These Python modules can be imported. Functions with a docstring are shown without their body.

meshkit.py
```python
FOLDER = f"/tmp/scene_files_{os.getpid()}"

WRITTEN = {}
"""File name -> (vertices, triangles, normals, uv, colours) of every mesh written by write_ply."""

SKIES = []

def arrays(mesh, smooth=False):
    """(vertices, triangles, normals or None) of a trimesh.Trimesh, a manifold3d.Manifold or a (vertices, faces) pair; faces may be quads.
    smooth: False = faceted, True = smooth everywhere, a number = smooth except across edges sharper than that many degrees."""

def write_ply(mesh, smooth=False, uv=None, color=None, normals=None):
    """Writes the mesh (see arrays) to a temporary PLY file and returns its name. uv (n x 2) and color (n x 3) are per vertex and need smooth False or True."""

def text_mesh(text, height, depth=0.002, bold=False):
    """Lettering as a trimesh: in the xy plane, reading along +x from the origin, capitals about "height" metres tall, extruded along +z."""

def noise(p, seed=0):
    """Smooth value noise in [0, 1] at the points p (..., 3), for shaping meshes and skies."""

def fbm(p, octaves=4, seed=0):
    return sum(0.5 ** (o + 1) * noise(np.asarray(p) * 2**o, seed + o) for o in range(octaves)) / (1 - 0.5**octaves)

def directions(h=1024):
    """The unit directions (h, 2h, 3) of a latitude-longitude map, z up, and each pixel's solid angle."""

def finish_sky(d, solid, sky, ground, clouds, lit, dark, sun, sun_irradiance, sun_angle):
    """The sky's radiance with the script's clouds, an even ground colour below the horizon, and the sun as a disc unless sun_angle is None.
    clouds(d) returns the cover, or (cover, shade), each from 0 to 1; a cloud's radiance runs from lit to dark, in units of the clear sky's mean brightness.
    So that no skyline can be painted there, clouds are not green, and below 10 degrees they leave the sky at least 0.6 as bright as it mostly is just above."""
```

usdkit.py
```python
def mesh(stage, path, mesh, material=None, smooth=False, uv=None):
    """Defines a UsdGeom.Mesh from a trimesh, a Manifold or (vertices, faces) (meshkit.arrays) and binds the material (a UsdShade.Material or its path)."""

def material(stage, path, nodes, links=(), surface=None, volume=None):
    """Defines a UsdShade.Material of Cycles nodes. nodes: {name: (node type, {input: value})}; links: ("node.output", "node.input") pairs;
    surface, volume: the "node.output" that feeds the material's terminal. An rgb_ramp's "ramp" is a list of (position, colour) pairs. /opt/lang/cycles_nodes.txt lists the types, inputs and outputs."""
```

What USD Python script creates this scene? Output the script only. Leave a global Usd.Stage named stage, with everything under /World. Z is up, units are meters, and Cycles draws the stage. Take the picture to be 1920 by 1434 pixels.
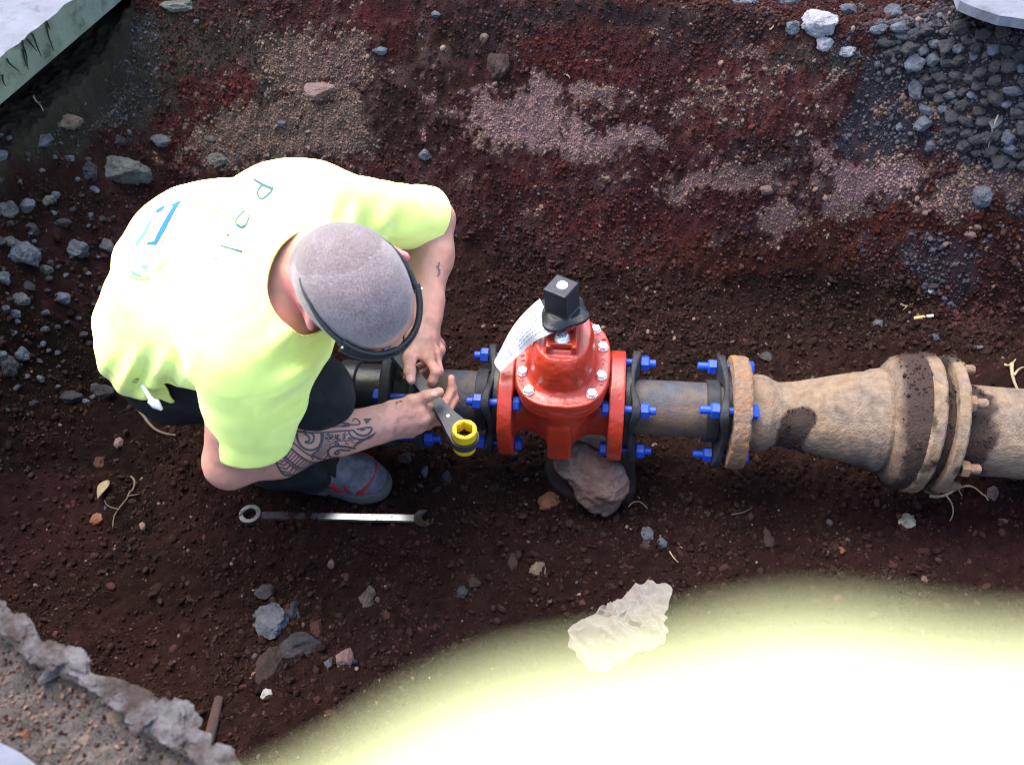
import math, random
import numpy as np, trimesh, shapely
import usdkit, meshkit
from shapely.geometry import Polygon, LineString
from scipy.ndimage import map_coordinates, gaussian_filter
from scipy.spatial import cKDTree, ConvexHull
from pxr import Usd, UsdGeom, UsdLux, UsdShade, Sdf, Gf, Vt

stage = Usd.Stage.CreateInMemory()
UsdGeom.SetStageUpAxis(stage, UsdGeom.Tokens.z)
UsdGeom.SetStageMetersPerUnit(stage, 1.0)
UsdGeom.Xform.Define(stage, '/World')
UsdGeom.Scope.Define(stage, '/World/Looks')
rng = np.random.default_rng(7)

# ------------------------------------------------------------------ camera, sky, sun, exposure
EXPOSURE = 2.1
SKY = 0.15
SUN_I, SUN_ANGLE, SUN_TO = 0.32, 65.0, np.array([-0.30, 0.30, 0.90])
F, CX, CY = 1780.0, 960.0, 717.0                      # focal length and centre in pixels of the 1920 x 1434 photograph
TH, YAW, ROLL = np.radians([42.0, -8.0, -3.0])
_f = np.array([np.sin(TH) * np.sin(YAW), np.sin(TH) * np.cos(YAW), -np.cos(TH)])
_r = np.array([np.cos(YAW), -np.sin(YAW), 0.0]); _u = np.cross(_r, _f)
CR, CU, CF = np.cos(ROLL) * _r + np.sin(ROLL) * _u, np.cos(ROLL) * _u - np.sin(ROLL) * _r, _f
CAM = np.array([0, 0, 0.2]) - ((1055 - CX) / F * CR - (755 - CY) / F * CU + CF) * 1.958

def ray(u, v): return (u - CX) / F * CR - (v - CY) / F * CU + CF
def proj(p):
    d = np.asarray(p, float) - CAM; z = d @ CF
    return CX + F * (d @ CR) / z, CY - F * (d @ CU) / z, z
def at_z(u, v, z):
    d = ray(u, v); return CAM + d * ((z - CAM[2]) / d[2])
def at_d(u, v, depth): return CAM + ray(u, v) * depth

cam = UsdGeom.Camera.Define(stage, '/World/camera')
cam.CreateHorizontalApertureAttr(36.0); cam.CreateVerticalApertureAttr(36.0 * 764 / 1024)
cam.CreateFocalLengthAttr(36.0 * F / 1920)
cam.CreateClippingRangeAttr(Gf.Vec2f(0.005, 500.0))
cam.CreateFStopAttr(4.3); cam.CreateFocusDistanceAttr(1.85)
cam.CreateExposureAttr(EXPOSURE)
_m = np.eye(4); _m[:3, 0], _m[:3, 1], _m[:3, 2], _m[:3, 3] = CR, CU, -CF, CAM
cam.AddTransformOp().Set(Gf.Matrix4d(*_m.T.ravel().tolist()))

SUN_TO = SUN_TO / np.linalg.norm(SUN_TO)
dome = UsdLux.DomeLight.Define(stage, '/World/sky')
dome.GetPrim().SetCustomDataByKey('kind', 'structure')
sky_mat = usdkit.material(stage, '/World/Looks/sky', {
    's': ('sky_texture', {'sky_type': 'single_scattering', 'sun_disc': False, 'sun_elevation': math.asin(SUN_TO[2]), 'sun_rotation': math.atan2(SUN_TO[0], SUN_TO[1]), 'aerosol_density': 3.0}),
    'b': ('background_shader', {'strength': SKY})}, [('s.color', 'b.color')], surface='b.background')
UsdShade.MaterialBindingAPI.Apply(dome.GetPrim()).Bind(sky_mat)
sun = UsdLux.DistantLight.Define(stage, '/World/sun')
sun.CreateIntensityAttr(SUN_I); sun.CreateAngleAttr(SUN_ANGLE); sun.CreateColorAttr(Gf.Vec3f(1.0, 0.95, 0.87)); sun.CreateNormalizeAttr(True)
_z = SUN_TO; _x = np.cross([0, 1, 0], _z); _x /= np.linalg.norm(_x); _y = np.cross(_z, _x)
_m = np.eye(4); _m[:3, 0], _m[:3, 1], _m[:3, 2], _m[:3, 3] = _x, _y, _z, _z * 10
sun.AddTransformOp().Set(Gf.Matrix4d(*_m.T.ravel().tolist()))

# ------------------------------------------------------------------ helpers
_names = {}
def numbered(parent, name):
    k = (parent, name); n = _names.get(k, 0); _names[k] = n + 1
    return f'{parent}/{name}' if n == 0 else f'{parent}/{name}_{n:03d}'
def prim_path(p): return '/World' if p is None else str(p.GetPath())
def tag(p, label=None, cat=None, group=None, kind=None):
    for k, v in (('label', label), ('category', cat), ('group', group), ('kind', kind)):
        if v: p.SetCustomDataByKey(k, v)
    return p
def obj(name, mesh, mat, parent=None, smooth=False, prim=None):
    m = usdkit.mesh(stage, numbered(prim_path(parent), name), mesh, mat, smooth=smooth)
    for k, (arr, kind) in (prim or {}).items():
        t = Sdf.ValueTypeNames.Color3fArray if kind == 'c' else Sdf.ValueTypeNames.FloatArray
        pv = UsdGeom.PrimvarsAPI(m).CreatePrimvar(k, t, 'vertex')
        pv.Set((Vt.Vec3fArray if kind == 'c' else Vt.FloatArray).FromNumpy(np.ascontiguousarray(arr, np.float32)))
    return m.GetPrim()
def thing(name, label, cat, group=None, loc=(0, 0, 0), kind=None):
    x = UsdGeom.Xform.Define(stage, numbered('/World', name))
    x.AddTransformOp().Set(Gf.Matrix4d(1).SetTranslate(Gf.Vec3d(*map(float, loc))))
    return tag(x.GetPrim(), label, cat, group, kind)
def ref_copy(src_path, name, label, cat, group, M):
    x = UsdGeom.Xform.Define(stage, numbered('/World', name))
    x.AddTransformOp().Set(Gf.Matrix4d(*np.asarray(M, float).T.ravel().tolist()))
    p = x.GetPrim(); p.GetReferences().AddInternalReference(src_path); p.SetInstanceable(True)
    return tag(p, label, cat, group)

def mat(name, c, rough=0.6, var=0.25, scale=30.0, c2=None, c2_at=0.55, c2_soft=0.12, c2_scale=12.0, bump=0.0, bscale=200.0, metallic=0.0, spec=0.5, sheen=0.0, sss=0.0, coat=0.0, attr=None, objrand=0.0, tint=None, detail=4.0):
    """A procedural material: base colour with noise, an optional second colour in patches, fine relief."""
    n = {'g': ('geometry', {}), 'n1': ('noise_texture', {'scale': scale, 'detail': detail, 'roughness': 0.6}),
         'r1': ('rgb_ramp', {'ramp': [(0.25, (1 - var,) * 3), (0.75, (1 + var,) * 3)]}),
         'm1': ('mix', {'mix_type': 'multiply', 'fac': 1.0, 'color1': c}),
         'p': ('principled_bsdf', {'roughness': rough, 'metallic': metallic, 'specular_ior_level': spec, 'sheen_weight': sheen, 'coat_weight': coat})}
    l = [('g.position', 'n1.vector'), ('n1.fac', 'r1.fac'), ('r1.color', 'm1.color2')]
    last = 'm1.color'
    if attr:
        n['a'] = ('attribute', {'attribute': attr}); l.append(('a.color', 'm1.color1'))
    if c2 is not None:
        n['n2'] = ('noise_texture', {'scale': c2_scale, 'detail': 5.0, 'roughness': 0.65})
        n['r2'] = ('rgb_ramp', {'ramp': [(max(0, c2_at - c2_soft), (0, 0, 0)), (min(1, c2_at + c2_soft), (1, 1, 1))]})
        n['m2'] = ('mix', {'mix_type': 'mix', 'color2': c2})
        l += [('g.position', 'n2.vector'), ('n2.fac', 'r2.fac'), ('r2.color', 'm2.fac'), (last, 'm2.color1')]; last = 'm2.color'
    if objrand:
        n['oi'] = ('object_info', {}); n['ro'] = ('rgb_ramp', {'ramp': [(0, (1 - objrand, 1 - objrand * 1.1, 1 - objrand * 1.1)), (1, (1 + objrand, 1 + objrand * .9, 1 + objrand * .9))]})
        n['m3'] = ('mix', {'mix_type': 'multiply', 'fac': 1.0})
        l += [('oi.random', 'ro.fac'), (last, 'm3.color1'), ('ro.color', 'm3.color2')]; last = 'm3.color'
    l.append((last, 'p.base_color'))
    if bump:
        n['n3'] = ('noise_texture', {'scale': bscale, 'detail': 4.0, 'roughness': 0.65}); n['b'] = ('bump', {'strength': 1.0, 'distance': bump})
        l += [('g.position', 'n3.vector'), ('n3.fac', 'b.height'), ('b.normal', 'p.normal')]
    if sss:
        n['p'][1].update({'subsurface_weight': sss, 'subsurface_radius': (1, .35, .2), 'subsurface_scale': 0.006})
    return usdkit.material(stage, '/World/Looks/' + name, n, l, surface='p.BSDF')

def smoothstep(a, b, x):
    t = np.clip((x - a) / (b - a), 0, 1); return t * t * (3 - 2 * t)
def cat_mesh(ms): return trimesh.util.concatenate([m for m in ms])
def tube(pts, r, sides=8, cap=True):
    """A polyline swept as a tube; r a number or one radius per point."""
    p = np.asarray(pts, float); n = len(p); r = np.broadcast_to(r, (n,)).astype(float)
    t = np.gradient(p, axis=0); t /= np.linalg.norm(t, axis=1, keepdims=True) + 1e-12
    a = np.cross(t[0], [0, 0, 1.0] if abs(t[0][2]) < .9 else [1.0, 0, 0]); a /= np.linalg.norm(a)
    A = [a]
    for i in range(1, n):
        a = A[-1] - t[i] * (A[-1] @ t[i]); A.append(a / (np.linalg.norm(a) + 1e-12))
    A = np.array(A); B = np.cross(t, A); ang = np.arange(sides) * 2 * np.pi / sides
    v = p[:, None] + r[:, None, None] * (np.cos(ang)[None, :, None] * A[:, None] + np.sin(ang)[None, :, None] * B[:, None])
    v = v.reshape(-1, 3); i, j = np.meshgrid(np.arange(n - 1), np.arange(sides), indexing='ij'); k = (j + 1) % sides
    q = np.stack([i * sides + j, i * sides + k, (i + 1) * sides + k, (i + 1) * sides + j], -1).reshape(-1, 4)
    f = np.vstack([q[:, [0, 1, 2]], q[:, [0, 2, 3]]])
    if cap:
        v = np.vstack([v, p[0], p[-1]]); c0, c1 = n * sides, n * sides + 1; j = np.arange(sides); k = (j + 1) % sides
        f = np.vstack([f, np.stack([np.full(sides, c0), k, j], 1), np.stack([np.full(sides, c1), (n - 1) * sides + j, (n - 1) * sides + k], 1)])
    return trimesh.Trimesh(v, f, process=False)
def spline(pts, n=40):
    from scipy.interpolate import CubicSpline
    p = np.asarray(pts, float); s = np.r_[0, np.cumsum(np.linalg.norm(np.diff(p, axis=0), axis=1))]
    return CubicSpline(s, p)(np.linspace(0, s[-1], n))
def basis(x, up=(0, 0, 1)):
    """A 3 x 3 whose columns are x and two directions square to it, the third near UP."""
    x = np.asarray(x, float) / np.linalg.norm(x); y = np.cross(up, x)
    if np.linalg.norm(y) < 1e-6: y = np.cross([0, 1, 0], x)
    y /= np.linalg.norm(y); return np.stack([x, y, np.cross(x, y)], 1)
def xf(m, R=None, t=(0, 0, 0)):
    M = np.eye(4)
    if R is not None: M[:3, :3] = R
    M[:3, 3] = t; m = m.copy(); m.apply_transform(M); return m

# ---- signed distance fields and their surface
class Field:
    def __init__(s, lo, hi, h):
        s.lo, s.h = np.asarray(lo, float), h; s.n = np.ceil((np.asarray(hi) - s.lo) / h).astype(int) + 1
        s.d = np.full(s.n, 0.5, np.float32)
    def _box(s, lo, hi):
        a = np.clip(np.floor((lo - s.lo) / s.h).astype(int), 0, s.n); b = np.clip(np.ceil((hi - s.lo) / s.h).astype(int) + 1, 0, s.n)
        ax = [(s.lo[i] + s.h * np.arange(a[i], b[i])).astype(np.float32) for i in range(3)]
        sl = tuple(slice(a[i], b[i]) for i in range(3))
        return sl, ax[0][:, None, None], ax[1][None, :, None], ax[2][None, None, :]
    def _join(s, sl, d, k, sub=False):
        o = s.d[sl]
        if sub:
            d = -d
            if k > 0: h = np.maximum(k - np.abs(o - d), 0) / k; s.d[sl] = np.maximum(o, d) + h * h * k * .25
            else: s.d[sl] = np.maximum(o, d)
        elif k > 0:
            h = np.maximum(k - np.abs(o - d), 0) / k; s.d[sl] = np.minimum(o, d) - h * h * k * .25
        else: s.d[sl] = np.minimum(o, d)
    def cone(s, a, b, ra, rb=None, k=0.0, sub=False):
        a, b = np.asarray(a, float), np.asarray(b, float); rb = ra if rb is None else rb; m = max(ra, rb) + k + 3 * s.h
        sl, X, Y, Z = s._box(np.minimum(a, b) - m, np.maximum(a, b) + m); e = b - a; L = max(e @ e, 1e-9)
        t = np.clip(((X - a[0]) * e[0] + (Y - a[1]) * e[1] + (Z - a[2]) * e[2]) / L, 0, 1)
        d = np.sqrt((X - a[0] - t * e[0]) ** 2 + (Y - a[1] - t * e[1]) ** 2 + (Z - a[2] - t * e[2]) ** 2) - (ra + (rb - ra) * t)
        s._join(sl, d.astype(np.float32), k, sub)
    def ball(s, c, r, R=None, k=0.0, sub=False):
        """An ellipsoid with half axes r along the columns of R."""
        c = np.asarray(c, float); r = np.broadcast_to(np.asarray(r, float), (3,)); m = r.max() + k + 3 * s.h; R = np.eye(3) if R is None else R
        sl, X, Y, Z = s._box(c - m, c + m); X, Y, Z = X - c[0], Y - c[1], Z - c[2]
        q = [X * R[0, i] + Y * R[1, i] + Z * R[2, i] for i in range(3)]
        k0 = np.sqrt(sum((q[i] / r[i]) ** 2 for i in range(3))) + 1e-9; k1 = np.sqrt(sum((q[i] / r[i] ** 2) ** 2 for i in range(3))) + 1e-9
        s._join(sl, (k0 * (k0 - 1) / k1).astype(np.float32), k, sub)
    def box(s, c, b, R=None, r=0.003, k=0.0, sub=False):
        c, b = np.asarray(c, float), np.asarray(b, float); m = np.linalg.norm(b) + k + 3 * s.h; R = np.eye(3) if R is None else R
        sl, X, Y, Z = s._box(c - m, c + m); X, Y, Z = X - c[0], Y - c[1], Z - c[2]
        q = [np.abs(X * R[0, i] + Y * R[1, i] + Z * R[2, i]) - b[i] + r for i in range(3)]
        d = np.sqrt(sum(np.maximum(x, 0) ** 2 for x in q)) + np.minimum(np.maximum(np.maximum(q[0], q[1]), q[2]), 0) - r
        s._join(sl, d.astype(np.float32), k, sub)
    def disc(s, c, axis, R0, half, r=0.003, k=0.0, sub=False, ell=None):
        """A flat cylinder; with ell = (direction, ratio) its outline is stretched along that direction."""
        c = np.asarray(c, float); B = basis(axis); m = R0 * (ell[1] if ell else 1) + half + k + 3 * s.h
        sl, X, Y, Z = s._box(c - m, c + m); X, Y, Z = X - c[0], Y - c[1], Z - c[2]
        q = [X * B[0, i] + Y * B[1, i] + Z * B[2, i] for i in range(3)]
        rad = np.sqrt(q[1] ** 2 + q[2] ** 2); dx, dr = np.abs(q[0]) - half + r, rad - R0 + r
        d = np.sqrt(np.maximum(dx, 0) ** 2 + np.maximum(dr, 0) ** 2) + np.minimum(np.maximum(dx, dr), 0) - r
        s._join(sl, d.astype(np.float32), k, sub)
    def func(s, lo, hi, fn, k=0.0, sub=False):
        sl, X, Y, Z = s._box(np.asarray(lo, float), np.asarray(hi, float)); s._join(sl, np.broadcast_to(fn(X, Y, Z), s.d[sl].shape).astype(np.float32), k, sub)
    def displace(s, amp, scale, seed=0, octaves=2, stretch=None, band=0.02):
        i = np.argwhere(np.abs(s.d) < band); p = s.lo + i * s.h
        q = p * scale if stretch is None else (p @ stretch) * scale
        s.d[tuple(i.T)] += (amp * 2 * (meshkit.fbm(q, octaves, seed) - .5)).astype(np.float32)
    def surface(s, relax=1):
        d = s.d; neg = d < 0
        c = [neg[i:d.shape[0] - 1 + i, j:d.shape[1] - 1 + j, k:d.shape[2] - 1 + k] for i in (0, 1) for j in (0, 1) for k in (0, 1)]
        cnt = sum(x.astype(np.int8) for x in c); act = np.argwhere((cnt > 0) & (cnt < 8)); ids = np.full(cnt.shape, -1, np.int32); ids[tuple(act.T)] = np.arange(len(act))
        corner = np.array([(i, j, k) for i in (0, 1) for j in (0, 1) for k in (0, 1)])
        val = np.stack([d[tuple((act + o).T)] for o in corner], 1); acc, num = np.zeros((len(act), 3)), np.zeros(len(act))
        for a in range(8):
            for b in range(a + 1, 8):
                if np.abs(corner[a] - corner[b]).sum() == 1:
                    x = (val[:, a] < 0) != (val[:, b] < 0); t = np.where(x, val[:, a] / np.where(x, val[:, a] - val[:, b], 1), 0)
                    acc += np.where(x[:, None], corner[a] + t[:, None] * (corner[b] - corner[a]), 0); num += x
        v = s.lo + (act + acc / num[:, None]) * s.h; quads = []
        for ax in range(3):
            o = np.zeros(3, int); o[ax] = 1; p, q = [i for i in range(3) if i != ax]
            n1 = neg[tuple(slice(1, m - 1) for m in d.shape)]; sh = [slice(1, m - 1) for m in d.shape]; sh[ax] = slice(2, d.shape[ax]); n2 = neg[tuple(sh)]
            e = np.argwhere(n1 != n2) + 1
            if not len(e): continue
            flip = neg[tuple(e.T)]; dp, dq = np.eye(3, dtype=int)[p], np.eye(3, dtype=int)[q]
            ok = (e < np.array(cnt.shape)).all(1); e, flip = e[ok], flip[ok]
            w = np.stack([ids[tuple((e - dp - dq).T)], ids[tuple((e - dq).T)], ids[tuple(e.T)], ids[tuple((e - dp).T)]], 1)
            if ax == 1: flip = ~flip
            w = np.where(flip[:, None], w, w[:, ::-1]); quads.append(w[(w >= 0).all(1)])
        q = np.vstack(quads); m = trimesh.Trimesh(v, np.vstack([q[:, [0, 1, 2]], q[:, [0, 2, 3]]]), process=False)
        if relax: trimesh.smoothing.filter_taubin(m, iterations=2 * relax)
        return m
def cut(m, keep):
    """The faces of m whose three vertices all pass keep(vertices)."""
    ok = keep(np.array(m.vertices)); m = trimesh.Trimesh(m.vertices, m.faces[ok[m.faces].all(1)], process=False); m.remove_unreferenced_vertices(); return m
def clip(m, g):
    """The part of m where g(vertices) is positive, cut cleanly through the triangles."""
    v = np.array(m.vertices); s = g(v); f = np.array(m.faces); pos = s[f] > 0; n = pos.sum(1); out = [f[n == 3]]; new, cache, base = [], {}, len(v)
    def mid(i, j):
        k = (min(i, j), max(i, j))
        if k not in cache:
            t = s[i] / (s[i] - s[j]); cache[k] = base + len(new); new.append(v[i] + (v[j] - v[i]) * t)
        return cache[k]
    for t, q in zip(f[(n == 1) | (n == 2)], pos[(n == 1) | (n == 2)]):
        p = []
        for k in range(3):
            i, j = t[k], t[(k + 1) % 3]
            if q[k]: p.append(i)
            if q[k] != q[(k + 1) % 3]: p.append(mid(i, j))
        out.append(np.array([(p[0], p[x], p[x + 1]) for x in range(1, len(p) - 1)]))
    m = trimesh.Trimesh(np.vstack([v] + ([np.array(new)] if new else [])), np.vstack(out), process=False); m.remove_unreferenced_vertices(); return m
def solidify(m, t):
    """An open sheet made a cloth of thickness t, inwards."""
    n = len(m.vertices); vn = meshkit.arrays(m, True)[2]; e = np.sort(m.edges, 1); u, inv, c = np.unique(m.edges_sorted, axis=0, return_inverse=True, return_counts=True)
    b = m.edges[c[inv.ravel()] == 1]
    f = np.vstack([m.faces, m.faces[:, ::-1] + n, np.stack([b[:, 1], b[:, 0], b[:, 0] + n], 1), np.stack([b[:, 1], b[:, 0] + n, b[:, 1] + n], 1)])
    return trimesh.Trimesh(np.vstack([m.vertices, m.vertices - vn * t]), f, process=False)
class Skin:
    """Lays flat drawings on a surface: each point is moved to the plane of its nearest vertices."""
    def __init__(s, m): s.v = np.array(m.vertices); s.n = meshkit.arrays(m, True)[2]; s.t = cKDTree(s.v)
    def ray_hit(s, u, v):
        d = ray(u, v); d = d / np.linalg.norm(d); w = s.v - CAM; t = w @ d; off = np.linalg.norm(w - t[:, None] * d, axis=1)
        i = np.nonzero((off < .006) & ((s.n @ d) < 0))[0]
        if not len(i): i = np.argsort(off)[:3]
        j = i[np.argmin(t[i])]; return CAM + d * t[j]
    def put(s, p, lift=0.0008):
        p = np.asarray(p, float)
        for _ in range(2):
            _, i = s.t.query(p, k=6); c, n = s.v[i].mean(1), s.n[i].mean(1); n /= np.linalg.norm(n, axis=1, keepdims=True)
            p = p - ((p - c) * n).sum(1)[:, None] * n
        return p + n * lift
    def from_pixels(s, uv, lift=0.0008):
        """Where the camera sees the drawing's points on this surface."""
        uv = np.asarray(uv, float); c = uv.mean(0); p0 = s.ray_hit(*c); dep = (p0 - CAM) @ CF
        p = np.array([at_d(a, b, dep) for a, b in uv])
        for _ in range(6):
            q = s.put(p, 0); dep_i = (q - CAM) @ CF; p = np.array([at_d(a, b, z) for (a, b), z in zip(uv, dep_i)])
        return s.put(p, lift)
def flat_mesh(poly, edge=None):
    """A shapely polygon as (2-D points, triangles), refined to EDGE."""
    parts = [g for g in getattr(poly, 'geoms', [poly]) if g.area > 0]; V, Fc, n = [], [], 0
    for g in parts:
        v, f = trimesh.creation.triangulate_polygon(g.segmentize(edge) if edge else g, engine='earcut')
        V.append(v); Fc.append(f + n); n += len(v)
    v, f = np.vstack(V), np.vstack(Fc)
    if edge:
        v3, f = trimesh.remesh.subdivide_to_size(np.c_[v, np.zeros(len(v))], f, edge * 1.6, max_iter=12); v = v3[:, :2]
    return v, f
def print_on(skin, uvpoly, lift=0.0008, edge=4.0):
    v, f = flat_mesh(uvpoly, edge); p = skin.from_pixels(v, lift); m = trimesh.Trimesh(p, f, process=False)
    if (m.face_normals @ (-CF)).mean() < 0: m.invert()
    return m

# ------------------------------------------------------------------ ground: the trench dug in the street
G = 0.65
def seg(x, xs, ys): return np.interp(x, xs, ys)
def base_height(x, y):
    n1 = meshkit.fbm(np.stack([x * 2.2, y * 2.2, x * 0 + 3], -1), 3, 1) - .5
    n2 = meshkit.fbm(np.stack([x * 7, y * 7, x * 0 + 9], -1), 3, 2) - .5
    yb = seg(x, [-1.4, -.7, .3, 1.2, 2], [.50, .46, .47, .50, .5]) + .10 * n1 + .03 * n2
    yt = seg(x, [-1.4, -.5, .3, .8, 1.0, 2], [1.06, 1.0, .95, .86, .80, .8]) + .06 * n1
    s = np.clip((y - yb + .05) / (yt - yb + .05), 0, 1)
    zf = G * (np.where(s < .25, s * s * 2, .125 + (s - .25) * 1.1667))
    xt = -1.275 + (y - .53) * .185
    xb = -.93 + .10 * n1 + .04 * n2 - .08 * smoothstep(0, -.6, y)
    s = np.clip((xb - x) / (xb - xt - .03), 0, 1); zl = .44 * (.3 * s + .7 * s * s)
    zl = np.where(x < xt + .02, .44 + (G - .11 - .44) * smoothstep(xt + .02, xt + .005, x), zl)
    ye = np.where(x < -.1, -.77 - (x + .65) * .457, -1.02 - .1 * (x + .1)); ye = np.maximum(ye, -1.15) + .05 * n2
    s = np.clip((ye + .10 - y) / .13, 0, 1); zn = G * smoothstep(0, 1, s)
    zn = np.maximum(zn, .16 * smoothstep(-.35, -.85, y))
    zr = G * smoothstep(2.2, 2.7, x)
    k = .05
    z = np.log(np.exp(zf / k) + np.exp(zl / k) + np.exp(zn / k) + np.exp(zr / k)) * k - k * np.log(4)
    z = np.minimum(z, G - .01)
    z = np.where(x < xt - .005, np.minimum(z, G - .115), z)
    # soil banked over the far side of the old pipe
    z = z + .36 * np.exp(-((x - 1.03) / .15) ** 2 - ((y - .14) / .12) ** 2) + .06 * np.exp(-((x - .66) / .12) ** 2 - ((y - .22) / .08) ** 2)
    z = z + .05 * np.exp(-((x - 1.2) / .3) ** 2 - ((y + .25) / .15) ** 2)
    return z
def rough_height(x, y):
    P = lambda s, o=0: np.stack([x * s, y * s, x * 0 + o], -1)
    flat = np.exp(-np.maximum(np.abs(x) - 2, 0)) * 1.0
    f = lambda s, o, sd: meshkit.fbm(P(s, o), o, sd) - .5
    lump = np.abs(meshkit.noise(P(28, 2), 5) - .5) * 2; lump2 = np.abs(meshkit.noise(P(70, 4), 6) - .5) * 2
    return flat * (.055 * f(3.2, 3, 11) + .030 * f(11, 3, 12) + .014 * (.5 - lump) + .010 * (.5 - lump2) + .009 * f(120, 2, 13))
def graded(lo, hi, step, far):
    core = np.arange(lo, hi + 1e-9, step); out = [step * 1.5]
    while sum(out) < far: out.append(out[-1] * 1.35)
    o = np.cumsum(out); return np.r_[lo - o[::-1], core, core[-1] + o]
GX, GY = graded(-1.62, 1.72, .0055, 60), graded(-1.2, 1.3, .0055, 60)
XX, YY = np.meshgrid(GX, GY, indexing='ij')
_b = base_height(XX, YY)
_top = smoothstep(G - .13, G - .02, _b) * (YY > 0.3)
ZZ = _b + rough_height(XX, YY) * (1 - .6 * _top)
# nothing of the soil stands through the slabs
_xt = -1.275 + (YY - .53) * .185
ZZ = np.where(XX < _xt - .02, np.minimum(ZZ, G - .14), ZZ)
def height(x, y):
    x, y = np.atleast_1d(x).astype(float), np.atleast_1d(y).astype(float)
    return map_coordinates(ZZ, [np.interp(x, GX, np.arange(len(GX))), np.interp(y, GY, np.arange(len(GY)))], order=1)
def hit(u, v, lift=0.0):
    """The point of the ground that stands behind pixel (u, v) of the photograph."""
    d = ray(u, v); t = np.linspace(.4, 4.5, 1600); p = CAM + t[:, None] * d; below = p[:, 2] < height(p[:, 0], p[:, 1]) + lift
    i = int(np.argmax(below)); a, b = t[max(i - 1, 0)], t[i]
    for _ in range(12):
        m = (a + b) / 2; q = CAM + m * d
        if q[2] < height(q[0], q[1])[0] + lift: b = m
        else: a = m
    return CAM + b * d
def gnormal(x, y, e=.012):
    n = np.array([height(x - e, y)[0] - height(x + e, y)[0], height(x, y - e)[0] - height(x, y + e)[0], 2 * e]); return n / np.linalg.norm(n)

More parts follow.
